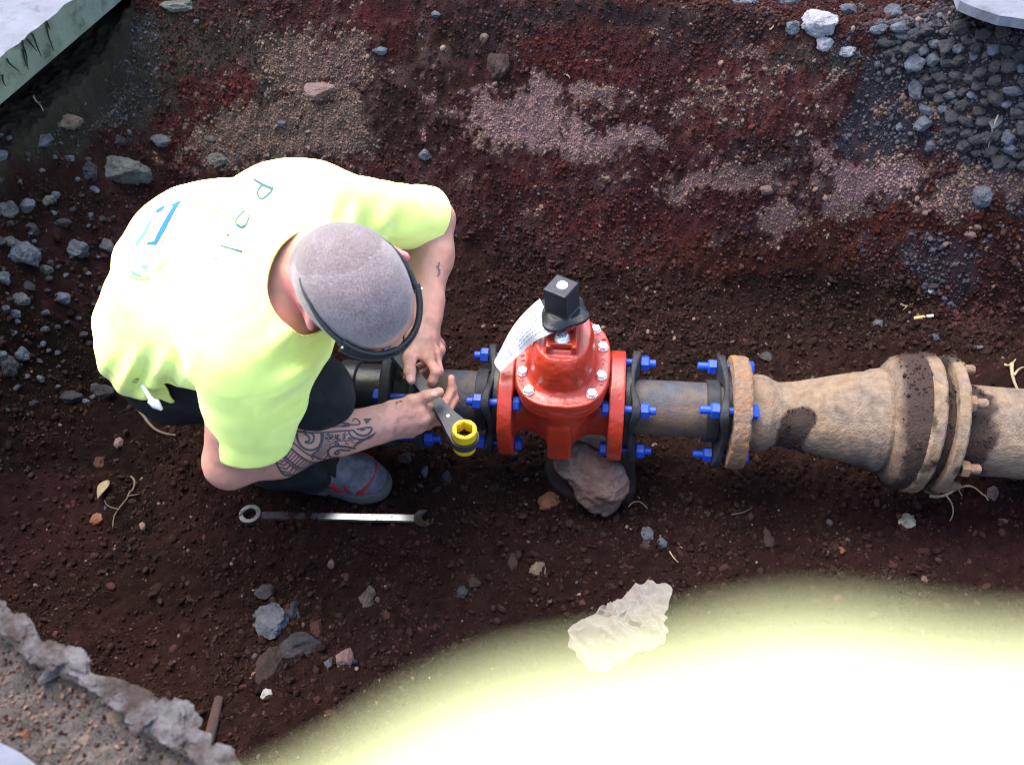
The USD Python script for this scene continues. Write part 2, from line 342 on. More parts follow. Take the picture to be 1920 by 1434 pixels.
K = .52   # soil is darker than dry dust
BROWN, RED, PINK, TAN = (.0375, .0196, .0168), (.081, .0220, .0220), (.275, .168, .170), (.125, .084, .064)
RUST, OLIVE, BLUEG, BLACK, GREYD = (.070, .025, .014), (.052, .048, .036), (.046, .041, .050), (.013, .0105, .0085), (.030, .025, .028)
PURPLE, DUST, SPECK = (.052, .0215, .0225), (.130, .096, .086), (.125, .046, .044)
BLOBS = [  # where each kind of earth lies on the trench's sides, found through the photograph
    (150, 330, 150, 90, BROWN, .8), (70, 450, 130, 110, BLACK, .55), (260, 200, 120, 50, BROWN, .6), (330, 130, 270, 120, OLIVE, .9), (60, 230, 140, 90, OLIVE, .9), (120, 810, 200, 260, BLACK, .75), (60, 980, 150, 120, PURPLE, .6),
    (410, 165, 70, 55, RED, .8), (350, 245, 90, 50, RED, .6), (560, 120, 60, 60, TAN, .7), (630, 215, 100, 50, DUST, .9), (470, 255, 120, 55, TAN, .85),
    (590, 265, 150, 50, DUST, .75), (640, 120, 80, 50, PINK, .35), (800, 110, 120, 90, BROWN, .95), (760, 200, 90, 90, BROWN, .9), (730, 60, 70, 50, RED, .5),
    (950, 225, 95, 60, PINK, .95), (1020, 195, 45, 60, PINK, .8), (1040, 262, 60, 30, PINK, .75), (1150, 268, 75, 24, PINK, .75), (1110, 290, 60, 26, PINK, .6), (1125, 165, 45, 28, PINK, .55),
    (1010, 330, 70, 45, RED, .8), (900, 300, 80, 40, PURPLE, .6), (1060, 50, 200, 55, GREYD, .75), (1120, 100, 190, 50, RED, .7), (1280, 110, 90, 60, PURPLE, .6),
    (1420, 170, 150, 90, SPECK, .75), (1330, 240, 80, 60, SPECK, .5), (1350, 335, 80, 32, PINK, .6), (1470, 410, 45, 45, PINK, .65), (1450, 290, 110, 40, GREYD, .6),
    (1640, 330, 85, 50, PINK, .9), (1600, 380, 55, 36, PINK, .6), (1700, 300, 70, 30, PINK, .5), (1670, 200, 90, 100, BLUEG, .95), (1800, 110, 160, 110, BLUEG, .95), (1860, 240, 110, 90, BLUEG, .95),
    (1540, 110, 90, 30, OLIVE, .85), (1360, 60, 110, 50, GREYD, .6), (1815, 370, 45, 60, PINK, .6), (1900, 360, 50, 50, PINK, .5), (1700, 430, 250, 36, RUST, .6), (1420, 480, 220, 45, RUST, .6), (1180, 430, 150, 60, RED, .45),
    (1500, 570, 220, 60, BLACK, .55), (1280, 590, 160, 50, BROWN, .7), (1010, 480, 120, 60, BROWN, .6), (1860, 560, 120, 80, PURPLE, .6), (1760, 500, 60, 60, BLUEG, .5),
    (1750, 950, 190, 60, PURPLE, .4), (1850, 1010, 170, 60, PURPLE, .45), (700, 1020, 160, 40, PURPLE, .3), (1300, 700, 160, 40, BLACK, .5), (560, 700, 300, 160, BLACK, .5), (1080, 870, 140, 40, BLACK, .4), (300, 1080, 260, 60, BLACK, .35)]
def earth_colour(p):
    """Albedo of the earth at points p: patches of red scoria, pale dust, grey soil."""
    u, v, zc = proj(p); ok = zc > .2; u, v = np.where(ok, u, 5000), np.where(ok, v, 5000)
    w1, w2 = meshkit.fbm(p * 9, 3, 21), meshkit.fbm(p * 9 + 50, 3, 22)
    uu, vv = u + 150 * (w1 - .5), v + 110 * (w2 - .5)
    wall = smoothstep(.05, .16, p[:, 2]) * (p[:, 1] > .2)
    c = np.array(BROWN) * (1 - wall[:, None]) + np.array((.052, .0210, .0215)) * wall[:, None]
    sp = meshkit.fbm(p * 42, 3, 23); sp2 = meshkit.noise(p * 120, 24)
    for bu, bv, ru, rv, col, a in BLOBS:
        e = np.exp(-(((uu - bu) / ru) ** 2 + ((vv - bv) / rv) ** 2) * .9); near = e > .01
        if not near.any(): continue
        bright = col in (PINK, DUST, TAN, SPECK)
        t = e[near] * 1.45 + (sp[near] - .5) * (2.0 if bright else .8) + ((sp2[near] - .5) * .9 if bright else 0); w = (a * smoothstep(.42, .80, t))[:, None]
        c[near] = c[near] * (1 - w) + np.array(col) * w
    dw = (wall * (.42 * smoothstep(.50, .74, meshkit.fbm(p * 17 + 7, 4, 27)) + .25 * smoothstep(.55, .75, sp)) * smoothstep(1500, 300, np.abs(u - 1250)) * smoothstep(640, 520, v))[:, None]; c = c * (1 - dw) + np.array((.150, .098, .096)) * dw
    led = ((p[:, 2] > .40) & (p[:, 1] < -.3)).astype(float)
    lc = np.array((.150, .128, .116)) * (.45 + 1.3 * meshkit.fbm(p * 26, 4, 31))[:, None]; c = c * (1 - led[:, None]) + lc * led[:, None]
    return c * K * (.62 + .76 * meshkit.fbm(p * 60, 3, 25))[:, None] * (.8 + .4 * meshkit.fbm(p * 5, 2, 26))[:, None]
_V = np.stack([XX, YY, ZZ], -1).reshape(-1, 3); nx, ny = XX.shape
_i, _j = np.meshgrid(np.arange(nx - 1), np.arange(ny - 1), indexing='ij'); _q = np.stack([_i * ny + _j, (_i + 1) * ny + _j, (_i + 1) * ny + _j + 1, _i * ny + _j + 1], -1).reshape(-1, 4)
m_soil = mat('soil', (.05, .03, .025), rough=.95, var=.45, scale=420.0, bump=.007, bscale=260.0, spec=.0, attr='earth', detail=3.0)
tag(obj('ground', (_V, _q), m_soil, None, smooth=True, prim={'earth': (earth_colour(_V), 'c')}), kind='structure')
# ------------------------------------------------------------------ loose grains and pebbles
def pebble(sub, seed, flat=.8):
    m = trimesh.creation.icosphere(subdivisions=sub); r = np.random.default_rng(seed); v = np.array(m.vertices)
    k = r.normal(size=(7, 3)); k /= np.linalg.norm(k, axis=1, keepdims=True); h = r.uniform(.62, .95, 7)
    for a, b in zip(k, h):
        t = v @ a; v -= np.maximum(t - b, 0)[:, None] * a
    v *= 1 + .16 * (meshkit.noise(v * 2.2 + seed * 7, seed)[:, None] * 2 - 1); v *= np.array([1, r.uniform(.7, .95), flat * r.uniform(.8, 1.1)])
    return trimesh.Trimesh(v, m.faces, process=False)
def rock(seed, dims, sub=3, rough=.12, facets=11, fscale=2.4):
    """An angular stone with half sizes dims."""
    m = trimesh.creation.icosphere(subdivisions=sub); r = np.random.default_rng(seed); v = np.array(m.vertices)
    for _ in range(facets):
        a = r.normal(size=3); a /= np.linalg.norm(a); b = r.uniform(.55, .85); t = v @ a; v -= np.maximum(t - b, 0)[:, None] * a * .92
    n = v / np.linalg.norm(v, axis=1, keepdims=True)
    v += n * rough * (2 * meshkit.fbm(v * fscale + seed * 3.1, 4, seed)[:, None] - 1) + n * rough * .35 * (2 * meshkit.fbm(v * 9 + seed, 3, seed + 5)[:, None] - 1)
    v /= np.abs(v).max(0); return trimesh.Trimesh(v * np.asarray(dims), m.faces, process=False)
def scatter(name, pts, radii, m, label, protos, seed=0):
    r = np.random.default_rng(seed); pi = UsdGeom.PointInstancer.Define(stage, '/World/' + name); rel = pi.CreatePrototypesRel(); n = len(pts)
    for i, pm in enumerate(protos):
        q = usdkit.mesh(stage, f'/World/{name}/grain' + (f'_{i:03d}' if i else ''), pm, m, smooth=len(pm.faces) > 30); rel.AddTarget(q.GetPath())
    pi.CreateProtoIndicesAttr(Vt.IntArray.FromNumpy(r.integers(0, len(protos), n).astype(np.int32)))
    pi.CreatePositionsAttr(Vt.Vec3fArray.FromNumpy(pts.astype(np.float32)))
    pi.CreateScalesAttr(Vt.Vec3fArray.FromNumpy((radii[:, None] * r.uniform(.8, 1.2, (n, 3))).astype(np.float32)))
    q = r.normal(size=(n, 4)); q /= np.linalg.norm(q, axis=1, keepdims=True); q[:, 1:] *= .9
    pi.CreateOrientationsAttr(Vt.QuathArray([Gf.Quath(*map(float, x)) for x in q]))
    tag(pi.GetPrim(), label, None, None, 'stuff')
_n = 470000
px = rng.uniform(-1.55, 1.65, _n); py = np.where(rng.random(_n) < .58, rng.uniform(.4, 1.1, _n), rng.uniform(-1.1, 1.2, _n)); pz = height(px, py); P = np.stack([px, py, pz], 1)
slope = np.abs(height(px, py + .01) - height(px, py - .01)) / .02
u, v, zc = proj(P); ok = (u > -60) & (u < 1980) & (v > -60) & (v < 1490) & (px > -1.275 + (py - .53) * .185 + .01)
ok &= ~((pz > G - .05) & (py > .5))
P, u, v, zc, slope = P[ok], u[ok], v[ok], zc[ok], slope[ok]
col = earth_colour(P); lum = col.mean(1)
clump = meshkit.fbm(P * 7, 3, 41)
keep = rng.random(len(P)) < np.where(lum > .07 * K, 1.0, np.clip(.25 + 1.6 * (clump - .3), .18, 1) * np.where((P[:, 1] > .4), .75, 1.0))
P, u, v, zc, col, lum, clump = P[keep], u[keep], v[keep], zc[keep], col[keep], lum[keep], clump[keep]
rad = np.clip(rng.lognormal(math.log(.0025), .60, len(P)), .0013, .0120)
rad = np.where(lum > .085 * K, np.minimum(rad, .0055) * .9, rad)
P += rad[:, None] * .25 * np.array([0, -.5, .8])
led_ = (P[:, 2] > .45) & (P[:, 1] < -.4); rad = np.where(led_, np.minimum(rad, .0036), rad)
rad = np.where((P[:, 1] > .42) & (u < 1640), rad * .72, rad)
pal = np.array([BROWN, RED, PINK, DUST, BLUEG, PURPLE]); near = np.argmin(((np.log(col / K)[:, None] - np.log(pal)[None]) ** 2).sum(-1), 1)
sw = rng.random(len(P)); near = np.where((near == 4) & (u < 1560) & (u > 300) & (sw < .9), 5, near); near = np.where(led_, np.where(sw < .5, 3, np.where(sw < .62, 4, 5)), near); near = np.where((sw < .035) & (near == 0), 5, np.where((sw > .985), 3, np.where((sw > .972), 4, near)))
small = [pebble(1, s) for s in (3, 4, 5, 6, 8)]
for i, (nm, c, lb) in enumerate([('brown_soil_crumbs', (.040, .0235, .019), 'dark brown crumbs of loose soil over the trench floor'), ('red_scoria_grains', (.082, .026, .021), 'small red scoria grains on the far trench wall'),
        ('pink_gravel_grains', (.30, .19, .178), 'pale pink gravel grains in the dusty patches of the far wall'), ('tan_gravel_grains', (.21, .145, .112), 'tan gravel grains spread on the trench sides'),
        ('grey_gravel_grains', (.085, .082, .092), 'small blue grey gravel grains in the upper right soil'), ('dull_red_grains', (.072, .034, .030), 'dull reddish brown grains in the trench soil')]):
    k = near == i
    scatter(nm, P[k], rad[k], mat(nm, tuple(np.array(c) * K * 1.15), rough=.9, var=.35, scale=300.0, spec=.02, objrand=.42, bump=.001, bscale=700.0), lb, small, i)

# ------------------------------------------------------------------ paving slabs at the trench edge
m_conc_top = mat('concrete_top', (.125, .133, .158), rough=.85, var=.18, scale=14.0, c2=(.070, .062, .092), c2_at=.60, c2_soft=.05, c2_scale=9.0, bump=.002, bscale=160.0, spec=.25)
m_conc_side = mat('concrete_side', (.140, .160, .128), rough=.9, var=.22, scale=16.0, c2=(.060, .068, .050), c2_at=.60, c2_soft=.10, c2_scale=22.0, bump=.003, bscale=180.0, spec=.2)
m_conc_blue = mat('concrete_blue', (.125, .132, .158), rough=.85, var=.16, scale=20.0, c2=(.075, .078, .092), c2_at=.62, c2_soft=.08, c2_scale=14.0, bump=.002, bscale=200.0, spec=.25)
m_dark_line = mat('dark_crack', (.012, .014, .012), rough=.9, var=.2, spec=.1)
m_lightconc = mat('broken_concrete', (.098, .090, .093), rough=.95, var=.35, scale=40.0, c2=(.036, .026, .023), c2_at=.50, c2_soft=.10, c2_scale=24.0, bump=.004, bscale=150.0, spec=.15)
T = .082
def slab_edge(y): return -1.275 + (y - .53) * .185
ys = np.arange(-.9, 3.0, .012); jag = .008 * (meshkit.fbm(np.stack([ys * 30, ys * 0, ys * 0], -1), 3, 3) - .5) * 2
pts = [(slab_edge(y) + j, y) for y, j in zip(ys, jag)]
poly = Polygon(pts + [(-6, 3.0), (-6, -.9)])
top = flat_mesh(poly); bot = np.array([(slab_edge(y) - .004 + .010 * (meshkit.fbm(np.array([[y * 22, 5, 0]]), 3, 8)[0] - .5), y) for y in ys])
t3 = np.array(pts)
th = thing('concrete_slab', 'thick pale concrete paving slab overhanging the trench at upper left', 'paving slab')
obj('slab_top', (np.c_[top[0], np.full(len(top[0]), G)], top[1]), m_conc_top, th)
rows = []
for k in range(9):
    s = k / 8.0; xy = t3 * (1 - s) + bot * s; nn = .004 * (meshkit.fbm(np.c_[xy[:, 1] * 40, np.full(len(xy), s * 6), xy[:, 0] * 0], 3, 4) - .5)
    rows.append(np.c_[xy[:, 0] + nn * (0 < k < 8), xy[:, 1], np.full(len(xy), G - .0005 - T * s)])
V = np.vstack(rows); n = len(ys); i, j = np.meshgrid(np.arange(8), np.arange(n - 1), indexing='ij')
q = np.stack([i * n + j, (i + 1) * n + j, (i + 1) * n + j + 1, i * n + j + 1], -1).reshape(-1, 4)
obj('slab_side', (V, q), m_conc_side, th, smooth=True)
obj('slab_underside', (np.array([[-6, -.9, G - T], [slab_edge(-.9), -.9, G - T], [slab_edge(3.0), 3.0, G - T], [-6, 3.0, G - T]]), np.array([[0, 3, 2, 1]])), m_conc_side, th)
def on_slab_side(u, v):
    """The point of the slab's side seen at the pixel, a little proud of it."""
    d = ray(u, v); a = .185; t = (-1.275 + (CAM[1] - .53) * a - CAM[0]) / (d[0] - a * d[1]); return CAM + d * t + np.array([.0045, 0, 0])
for L in ([(84, 40), (86, 62), (91, 78), (97, 96)], [(83, 40), (88, 50), (90, 56)], [(38, 76), (42, 92), (46, 105), (48, 124), (50, 131)], [(45, 72), (54, 82), (62, 92), (66, 96)], [(55, 62), (62, 76), (68, 92), (75, 107)], [(9, 110), (14, 119), (22, 126), (32, 134)], [(1, 140), (2, 152), (8, 162)], [(39, 92), (42, 108), (46, 124)]):
    p = spline([on_slab_side(*x) for x in L], 10); obj('crack', tube(p, np.linspace(.0032, .0012, 10) * .8, 5), m_dark_line, th)
e2 = [at_z(u, v, G) for u, v in ((1788, -30), (1800, 2), (1822, 12), (1850, 22), (1876, 30), (1900, 33), (1930, 38), (1990, 44), (2080, 60), (2300, 90))]
poly = Polygon([(p[0], p[1]) for p in e2] + [(4, .4), (6, 4), (.8, 4)]).buffer(.0)
th = thing('pale_slab', 'pale bluish concrete slab at the trench rim in the upper right corner', 'paving slab')
m = trimesh.creation.extrude_polygon(poly.segmentize(.05), .022, engine='earcut'); m.apply_translation([0, 0, G - .022]); obj('slab_body', m, m_conc_blue, th)

# ------------------------------------------------------------------ stones that can be told apart
def stone_mat(name, c, c2, rough=.85, **k): c, c2 = tuple(np.array(c) * .62), tuple(np.array(c2) * .56); return mat(name, c, rough=rough, var=.3, scale=60.0, c2=c2, c2_at=k.pop('c2_at', .56), c2_soft=.12, c2_scale=k.pop('c2_scale', 28.0), bump=.004, bscale=220.0, spec=.2, **k)
m_grey = stone_mat('stone_grey', (.125, .125, .130), (.055, .05, .05)); m_bluegrey = stone_mat('stone_blue_grey', (.13, .14, .165), (.05, .055, .07)); m_dark = stone_mat('stone_dark', (.056, .053, .058), (.030, .026, .027))
m_greygreen = stone_mat('stone_grey_green', (.15, .155, .135), (.07, .065, .055)); m_pinkst = stone_mat('stone_pink', (.20, .125, .115), (.30, .20, .19)); m_redst = stone_mat('stone_red', (.095, .036, .028), (.06, .025, .02))
m_orange = stone_mat('stone_orange', (.27, .11, .062), (.13, .055, .035)); m_white = stone_mat('stone_white', (.42, .41, .40), (.20, .19, .19)); m_tanst = stone_mat('stone_tan', (.19, .14, .105), (.10, .07, .05)); m_cream = stone_mat('stone_cream', (.5, .48, .36), (.10, .09, .06))
m_brownst = stone_mat('stone_brown', (.058, .034, .030), (.036, .024, .021)); m_whitechunk = stone_mat('stone_white_crust', (.38, .38, .42), (.15, .14, .15), c2_at=.6)
def put_rock(u, v, w, h, m, label, cat='stone', name='stone', seed=None, group=None, sink=.42, sub=4, tilt=0.0, rough=.24, p=None):
    up_ = p is not None; p = hit(u, v) if p is None else p; dep = (p - CAM) @ CF; a, b = w * dep / F / 2, h * dep / F / 2; nrm = np.array([0, 0, 1.0]) if up_ else gnormal(p[0], p[1])
    x = CR - nrm * (CR @ nrm); x /= np.linalg.norm(x); y = np.cross(nrm, x); R = np.stack([x, y, nrm], 1)
    c, s = math.cos(tilt), math.sin(tilt); R = R @ np.array([[c, -s, 0], [s, c, 0], [0, 0, 1]])
    fore = max(.45, abs((y * c) @ CU)); zz = min(a, b) * .8
    mm = rock(seed if seed is not None else int(u * 7 + v), (a, b / fore * .9, zz), sub, rough=rough)
    return tag(obj(name, xf(mm, R, p + nrm * zz * (1 - 2 * sink) * .5), m, None, smooth=35), label, cat, group)
for a in [
    (232, 325, 112, 66, m_greygreen, 'large grey green stone in the left trench wall above the man\'s back', 'stone', 'wall_stone'),
    (597, 172, 78, 40, m_pinkst, 'flat pinkish stone set in pale dust above the man\'s shoulder', 'stone', 'wall_stone'),
    (303, 265, 46, 30, m_grey, 'small rounded grey stone up right of the large grey green stone', 'stone', 'wall_stone'),
    (168, 322, 40, 50, m_dark, 'dark knobbly stone touching the left end of the large grey green stone', 'stone', 'wall_stone'),
    (14, 396, 44, 34, m_grey, 'flat grey stone at the left picture edge level with the man\'s shoulder print', 'stone', 'wall_stone'),
    (90, 376, 30, 30, m_greygreen, 'small grey stone between the left edge stone and the large grey green stone', 'stone', 'wall_stone'),
    (45, 478, 60, 46, m_bluegrey, 'bluish stone cluster piece at far left beside the man\'s back', 'stone', 'wall_stone'),
    (146, 470, 44, 40, m_bluegrey, 'blue grey stone just left of the man\'s back', 'stone', 'wall_stone'),
    (200, 462, 26, 30, m_grey, 'narrow grey stone against the outline of the yellow shirt', 'stone', 'wall_stone'),
    (8, 522, 34, 30, m_bluegrey, 'blue grey stone half out of the picture at the left edge, topmost of two', 'stone', 'wall_stone'),
    (14, 688, 40, 56, m_dark, 'dark stone lump at the left edge below the man\'s hips', 'stone', 'wall_stone'),
    (128, 230, 60, 32, m_tanst, 'brownish stone bulge high in the left wall below the slab', 'stone', 'wall_stone'),
    (225, 265, 28, 24, m_dark, 'dark little stone above the large grey green stone', 'stone', 'wall_stone'),
    (36, 560, 40, 34, m_grey, 'grey stone in the left wall beside the man\'s lower back', 'stone', 'wall_stone'),
    (30, 590, 26, 22, m_bluegrey, 'small blue stone under the grey stone beside the man\'s lower back', 'stone', 'wall_stone'),
    (40, 665, 34, 30, m_bluegrey, 'blue grey stone at left above the dark edge lump', 'stone', 'wall_stone'),
    (88, 505, 30, 22, m_greygreen, 'greenish stone between two bluish stones at far left', 'stone', 'wall_stone'),
    (118, 418, 34, 20, m_dark, 'flat dark stone in the left wall above the blue grey one', 'stone', 'wall_stone'),
    (60, 430, 30, 24, m_dark, 'dark stone below the flat grey stone at the left edge', 'stone', 'wall_stone'),
    (20, 455, 30, 26, m_greygreen, 'grey green stone at the left edge above the bluish pair', 'stone', 'wall_stone'),
    (190, 735, 52, 34, m_dark, 'dark flat stone against the man\'s hip', 'stone', 'wall_stone'),
    (130, 745, 50, 30, m_dark, 'dark stone left of the flat stone by the man\'s hip', 'stone', 'wall_stone'),
    (410, 300, 46, 30, m_greygreen, 'greenish stone showing just above the man\'s shirt back', 'stone', 'wall_stone'),
    (395, 262, 22, 16, m_grey, 'small grey chip in the tan patch over the man\'s back', 'stone', 'wall_stone'),
    (528, 232, 22, 14, m_bluegrey, 'small blue chip between the tan and dusty patches', 'stone', 'wall_stone'),
    (935, 125, 48, 66, m_brownst, 'dark brown upright stone at the lip of the pale pink patch', 'stone', 'wall_stone'),
    (797, 290, 26, 26, m_bluegrey, 'small pale blue stone above the man\'s left sleeve', 'stone', 'wall_stone'),
    (712, 96, 30, 17, m_bluegrey, 'flat blue grey chip high on the far wall', 'stone', 'wall_stone'),
    (818, 28, 20, 18, m_bluegrey, 'tiny blue grey chip near the top edge of the picture', 'stone', 'wall_stone'),
    (908, 72, 18, 20, m_tanst, 'small tan pebble above the dark upright stone', 'stone', 'wall_stone'),
    (1535, 45, 74, 66, m_whitechunk, 'large whitish crusted stone in the gravel at the top right', 'stone', 'pale_rock', 11),
    (1548, 82, 34, 34, m_whitechunk, 'pale lump under the large whitish crusted stone', 'stone', 'pale_rock', 12),
    (1590, 98, 44, 22, m_whitechunk, 'pale pointed flake down right of the large whitish stone', 'stone', 'pale_rock', 13),
    (1487, 52, 30, 34, m_bluegrey, 'blue grey stone on the left of the large whitish stone', 'stone', 'pale_rock', 14),
    (1400, 2, 54, 22, m_whitechunk, 'pale rock at the top edge left of the gravel bed', 'stone', 'pale_rock', 15),
    (335, 10, 80, 30, m_greygreen, 'pale rounded boulder at the top edge beside the concrete slab', 'stone', 'pale_rock', 16),
    (1026, 939, 54, 40, m_orange, 'orange lava stone lying below the red valve', 'stone', 'loose_stone', 31),
    (510, 1168, 78, 62, m_bluegrey, 'blue grey stone with white crust on the near floor', 'stone', 'loose_stone', 32),
    (560, 1213, 84, 50, m_dark, 'dark flat stone right below the blue grey crusted stone', 'stone', 'loose_stone', 33),
    (505, 1258, 60, 78, m_brownst, 'long brown stone below the blue grey crusted stone', 'stone', 'loose_stone', 34),
    (686, 1122, 42, 44, m_tanst, 'squarish tan stone on the floor below the spanner', 'stone', 'loose_stone', 35),
    (592, 1180, 28, 34, m_redst, 'small rust red stone right of the blue grey crusted stone', 'stone', 'loose_stone', 36),
    (646, 1234, 36, 38, m_pinkst, 'pink rounded stone right of the dark flat stone', 'stone', 'loose_stone', 37),
    (617, 1243, 26, 22, m_bluegrey, 'small blue grey stone touching the pink rounded stone', 'stone', 'loose_stone', 38),
    (500, 1302, 28, 26, m_white, 'bright white chip near the broken kerb edge', 'stone', 'loose_stone', 39),
    (547, 1148, 36, 40, m_dark, 'dark stone touching the upper right of the blue grey crusted stone', 'stone', 'loose_stone', 40),
    (500, 1110, 44, 32, m_dark, 'dark stone just above the blue grey crusted stone', 'stone', 'loose_stone', 41),
    (647, 1082, 22, 18, m_redst, 'small dull red stone above the squarish tan stone', 'stone', 'loose_stone', 42),
    (620, 1057, 16, 20, m_pinkst, 'small pink pebble below the chrome spanner\'s middle', 'stone', 'loose_stone', 43),
    (722, 1154, 26, 18, m_redst, 'brick red chip right of the squarish tan stone', 'stone', 'loose_stone', 44),
    (958, 1054, 28, 36, m_brownst, 'oval brown stone below the orange lava stone', 'stone', 'loose_stone', 45),
    (1008, 1069, 44, 28, m_tanst, 'greyish brown stone right of the oval brown stone', 'stone', 'loose_stone', 46),
    (867, 1110, 32, 28, m_dark, 'roundish dark stone left of the oval brown stone', 'stone', 'loose_stone', 47),
    (888, 1092, 26, 28, m_brownst, 'brown stone overlapping the roundish dark stone', 'stone', 'loose_stone', 48),
    (1216, 1002, 30, 28, m_bluegrey, 'round grey stone right below the big rock', 'stone', 'loose_stone', 49),
    (1242, 1017, 22, 20, m_bluegrey, 'smaller round grey stone beside the round grey stone', 'stone', 'loose_stone', 50),
    (1210, 1022, 28, 16, m_brownst, 'flat brown stone under the round grey stone', 'stone', 'loose_stone', 51),
    (1439, 1012, 30, 32, m_brownst, 'rounded brown clod on the floor below the reducer', 'stone', 'loose_stone', 52),
    (1701, 981, 34, 34, m_cream, 'cream and black speckled stone on the floor below the old pipe', 'stone', 'loose_stone', 53),
    (1861, 926, 24, 32, m_pinkst, 'pink stone by the roots below the old pipe', 'stone', 'loose_stone', 54),
    (1578, 1032, 16, 16, m_orange, 'small orange pink pebble on the right floor', 'stone', 'loose_stone', 55),
    (182, 972, 28, 26, m_orange, 'orange stone on the left floor below the dry leaf', 'stone', 'loose_stone', 56),
    (222, 830, 18, 22, m_pinkst, 'small pinkish stone under the man\'s hip at left', 'stone', 'loose_stone', 57),
    (185, 868, 34, 24, m_redst, 'dull red flat stone above the dry leaf', 'stone', 'loose_stone', 58),
    (760, 860, 34, 26, m_dark, 'dark stone between the shoe and the pipe joint', 'stone', 'loose_stone', 59),
    (796, 884, 16, 24, m_grey, 'small pale grey stone right of the shoe', 'stone', 'loose_stone', 60),
    (837, 896, 22, 24, m_dark, 'small dark blue stone right of the pale grey stone by the shoe', 'stone', 'loose_stone', 61),
    (1436, 670, 24, 20, m_dark, 'black stone behind the rusty flange', 'stone', 'loose_stone', 62),
    (1646, 605, 20, 16, m_bluegrey, 'blue grey stone left of the cigarette end', 'stone', 'loose_stone', 63),
    (1752, 632, 26, 18, m_bluegrey, 'blue grey stone just below the cigarette end', 'stone', 'loose_stone', 64),
    (1745, 546, 13, 11, m_white, 'white pebble above the cigarette end', 'stone', 'loose_stone', 65),
    (1842, 368, 42, 46, m_bluegrey, 'blue grey stone bulging from the pink patch at right', 'stone', 'wall_stone', 66),
    (1745, 275, 26, 24, m_bluegrey, 'small blue grey stone above the pale pink patch at right', 'stone', 'wall_stone', 67),
    (1436, 355, 34, 24, m_pinkst, 'light pink lump on the red wall right of its middle', 'stone', 'wall_stone', 68),
    (1820, 440, 26, 14, m_pinkst, 'flat pink chip low on the right of the red wall', 'stone', 'wall_stone', 69),
    (1150, 940, 10, 8, m_tanst, 'tiny tan chip lying against the big rock', 'stone', 'loose_stone', 70)]:
    put_rock(*a[:6], cat=a[6], name=a[7], seed=a[8] if len(a) > 8 else None)
# grey stones of the gravel bed in the upper right
r2 = np.random.default_rng(17); bed = 0; placed = []
protos_s = [rock(200 + k, (1, .85, .72), 3, rough=.22) for k in range(6)]
cls = []
for k, pm in enumerate(protos_s):
    for nm, m in (('pale', m_bluegrey), ('dark', m_dark)):
        c = stage.CreateClassPrim(f'/World/_{nm}_stone_{k}'); usdkit.mesh(stage, f'/World/_{nm}_stone_{k}/stone_body', pm, m, smooth=35); cls.append(c.GetPath())
FIX = [(1716, 168, 30, 46), (1712, 118, 34, 44), (1748, 112, 26, 30), (1690, 188, 12, 10), (1730, 95, 22, 26), (1752, 82, 24, 22), (1798, 92, 24, 20), (1862, 94, 28, 26), (1730, 232, 34, 30), (1735, 205, 30, 18), (1768, 204, 22, 24), (1782, 178, 26, 18), (1822, 180, 20, 14), (1866, 230, 30, 20), (1890, 258, 24, 34), (1892, 278, 24, 22),
       (1648, 56, 38, 26), (1686, 52, 34, 26), (1674, 28, 34, 32), (1690, 68, 26, 16), (1592, 22, 34, 24), (1480, 6, 40, 20), (1888, 195, 26, 20), (1900, 170, 40, 24), (1914, 128, 16, 20), (1825, 105, 16, 22), (1685, 238, 12, 18)]
def gravel(u, v, w, h, c, label, group):
    p = hit(u, v); dep = (p - CAM) @ CF; nrm = gnormal(p[0], p[1]); B = basis(CR, nrm); ang = r2.uniform(-.6, .6); cc, ss = math.cos(ang), math.sin(ang)
    R = np.stack([CR, CU, -CF], 1) @ np.array([[cc, -ss, 0], [ss, cc, 0], [0, 0, 1]]); M = np.eye(4); M[:3, :3] = R * np.array([w, h, min(w, h)]) * dep / F / 2 * 1.1; M[:3, 3] = p + nrm * min(w, h) * dep / F * .18
    ref_copy(c, 'gravel_stone', label, 'stone', group, M)
for k, (u, v, w, h) in enumerate(FIX): gravel(u, v, w, h, cls[(k % 6) * 2], 'pale blue grey stone among darker ones in the upper right gravel bed', 'pale stones of the gravel bed')
got = [(a, b, max(w, h) * .5) for a, b, w, h in FIX]
for _ in range(1500):
    u, v = r2.uniform(1650, 1925), r2.uniform(5, 310)
    if v > 60 + (u - 1650) * 1.0 + 60 or v < 45 + (u - 1750) * .1 or (u < 1700 and v > 110): continue
    s = r2.uniform(20, 38)
    if all((u - a) ** 2 + (v - b) ** 2 > (.72 * (s * .5 + c)) ** 2 for a, b, c in got) and bed < 95:
        bed += 1; got.append((u, v, s * .5)); gravel(u, v, s, s * r2.uniform(.7, 1), cls[(bed % 6) * 2 + 1], 'dark grey stone packed in the upper right gravel bed', 'dark stones of the gravel bed')
# rubble in the left bank
got2 = []
for _ in range(3000):
    u, v = r2.uniform(-6, 260), r2.uniform(250, 770)
    if u > 205 - .00085 * (v - 600) ** 2 + 40 * (v < 420) or len(got2) >= 84: continue
    s = r2.choice([11, 14, 18, 24, 32], p=[.3, .3, .2, .14, .06])
    if all((u - x) ** 2 + (v - y) ** 2 > (.6 * (s + q)) ** 2 for x, y, q in got2):
        got2.append((u, v, s)); gravel(u, v, s, s * r2.uniform(.6, 1), cls[int(r2.integers(0, 6)) * 2 + int(r2.random() < .45)], 'small grey rubble stone embedded in the left bank behind the man', 'grey rubble of the left bank')
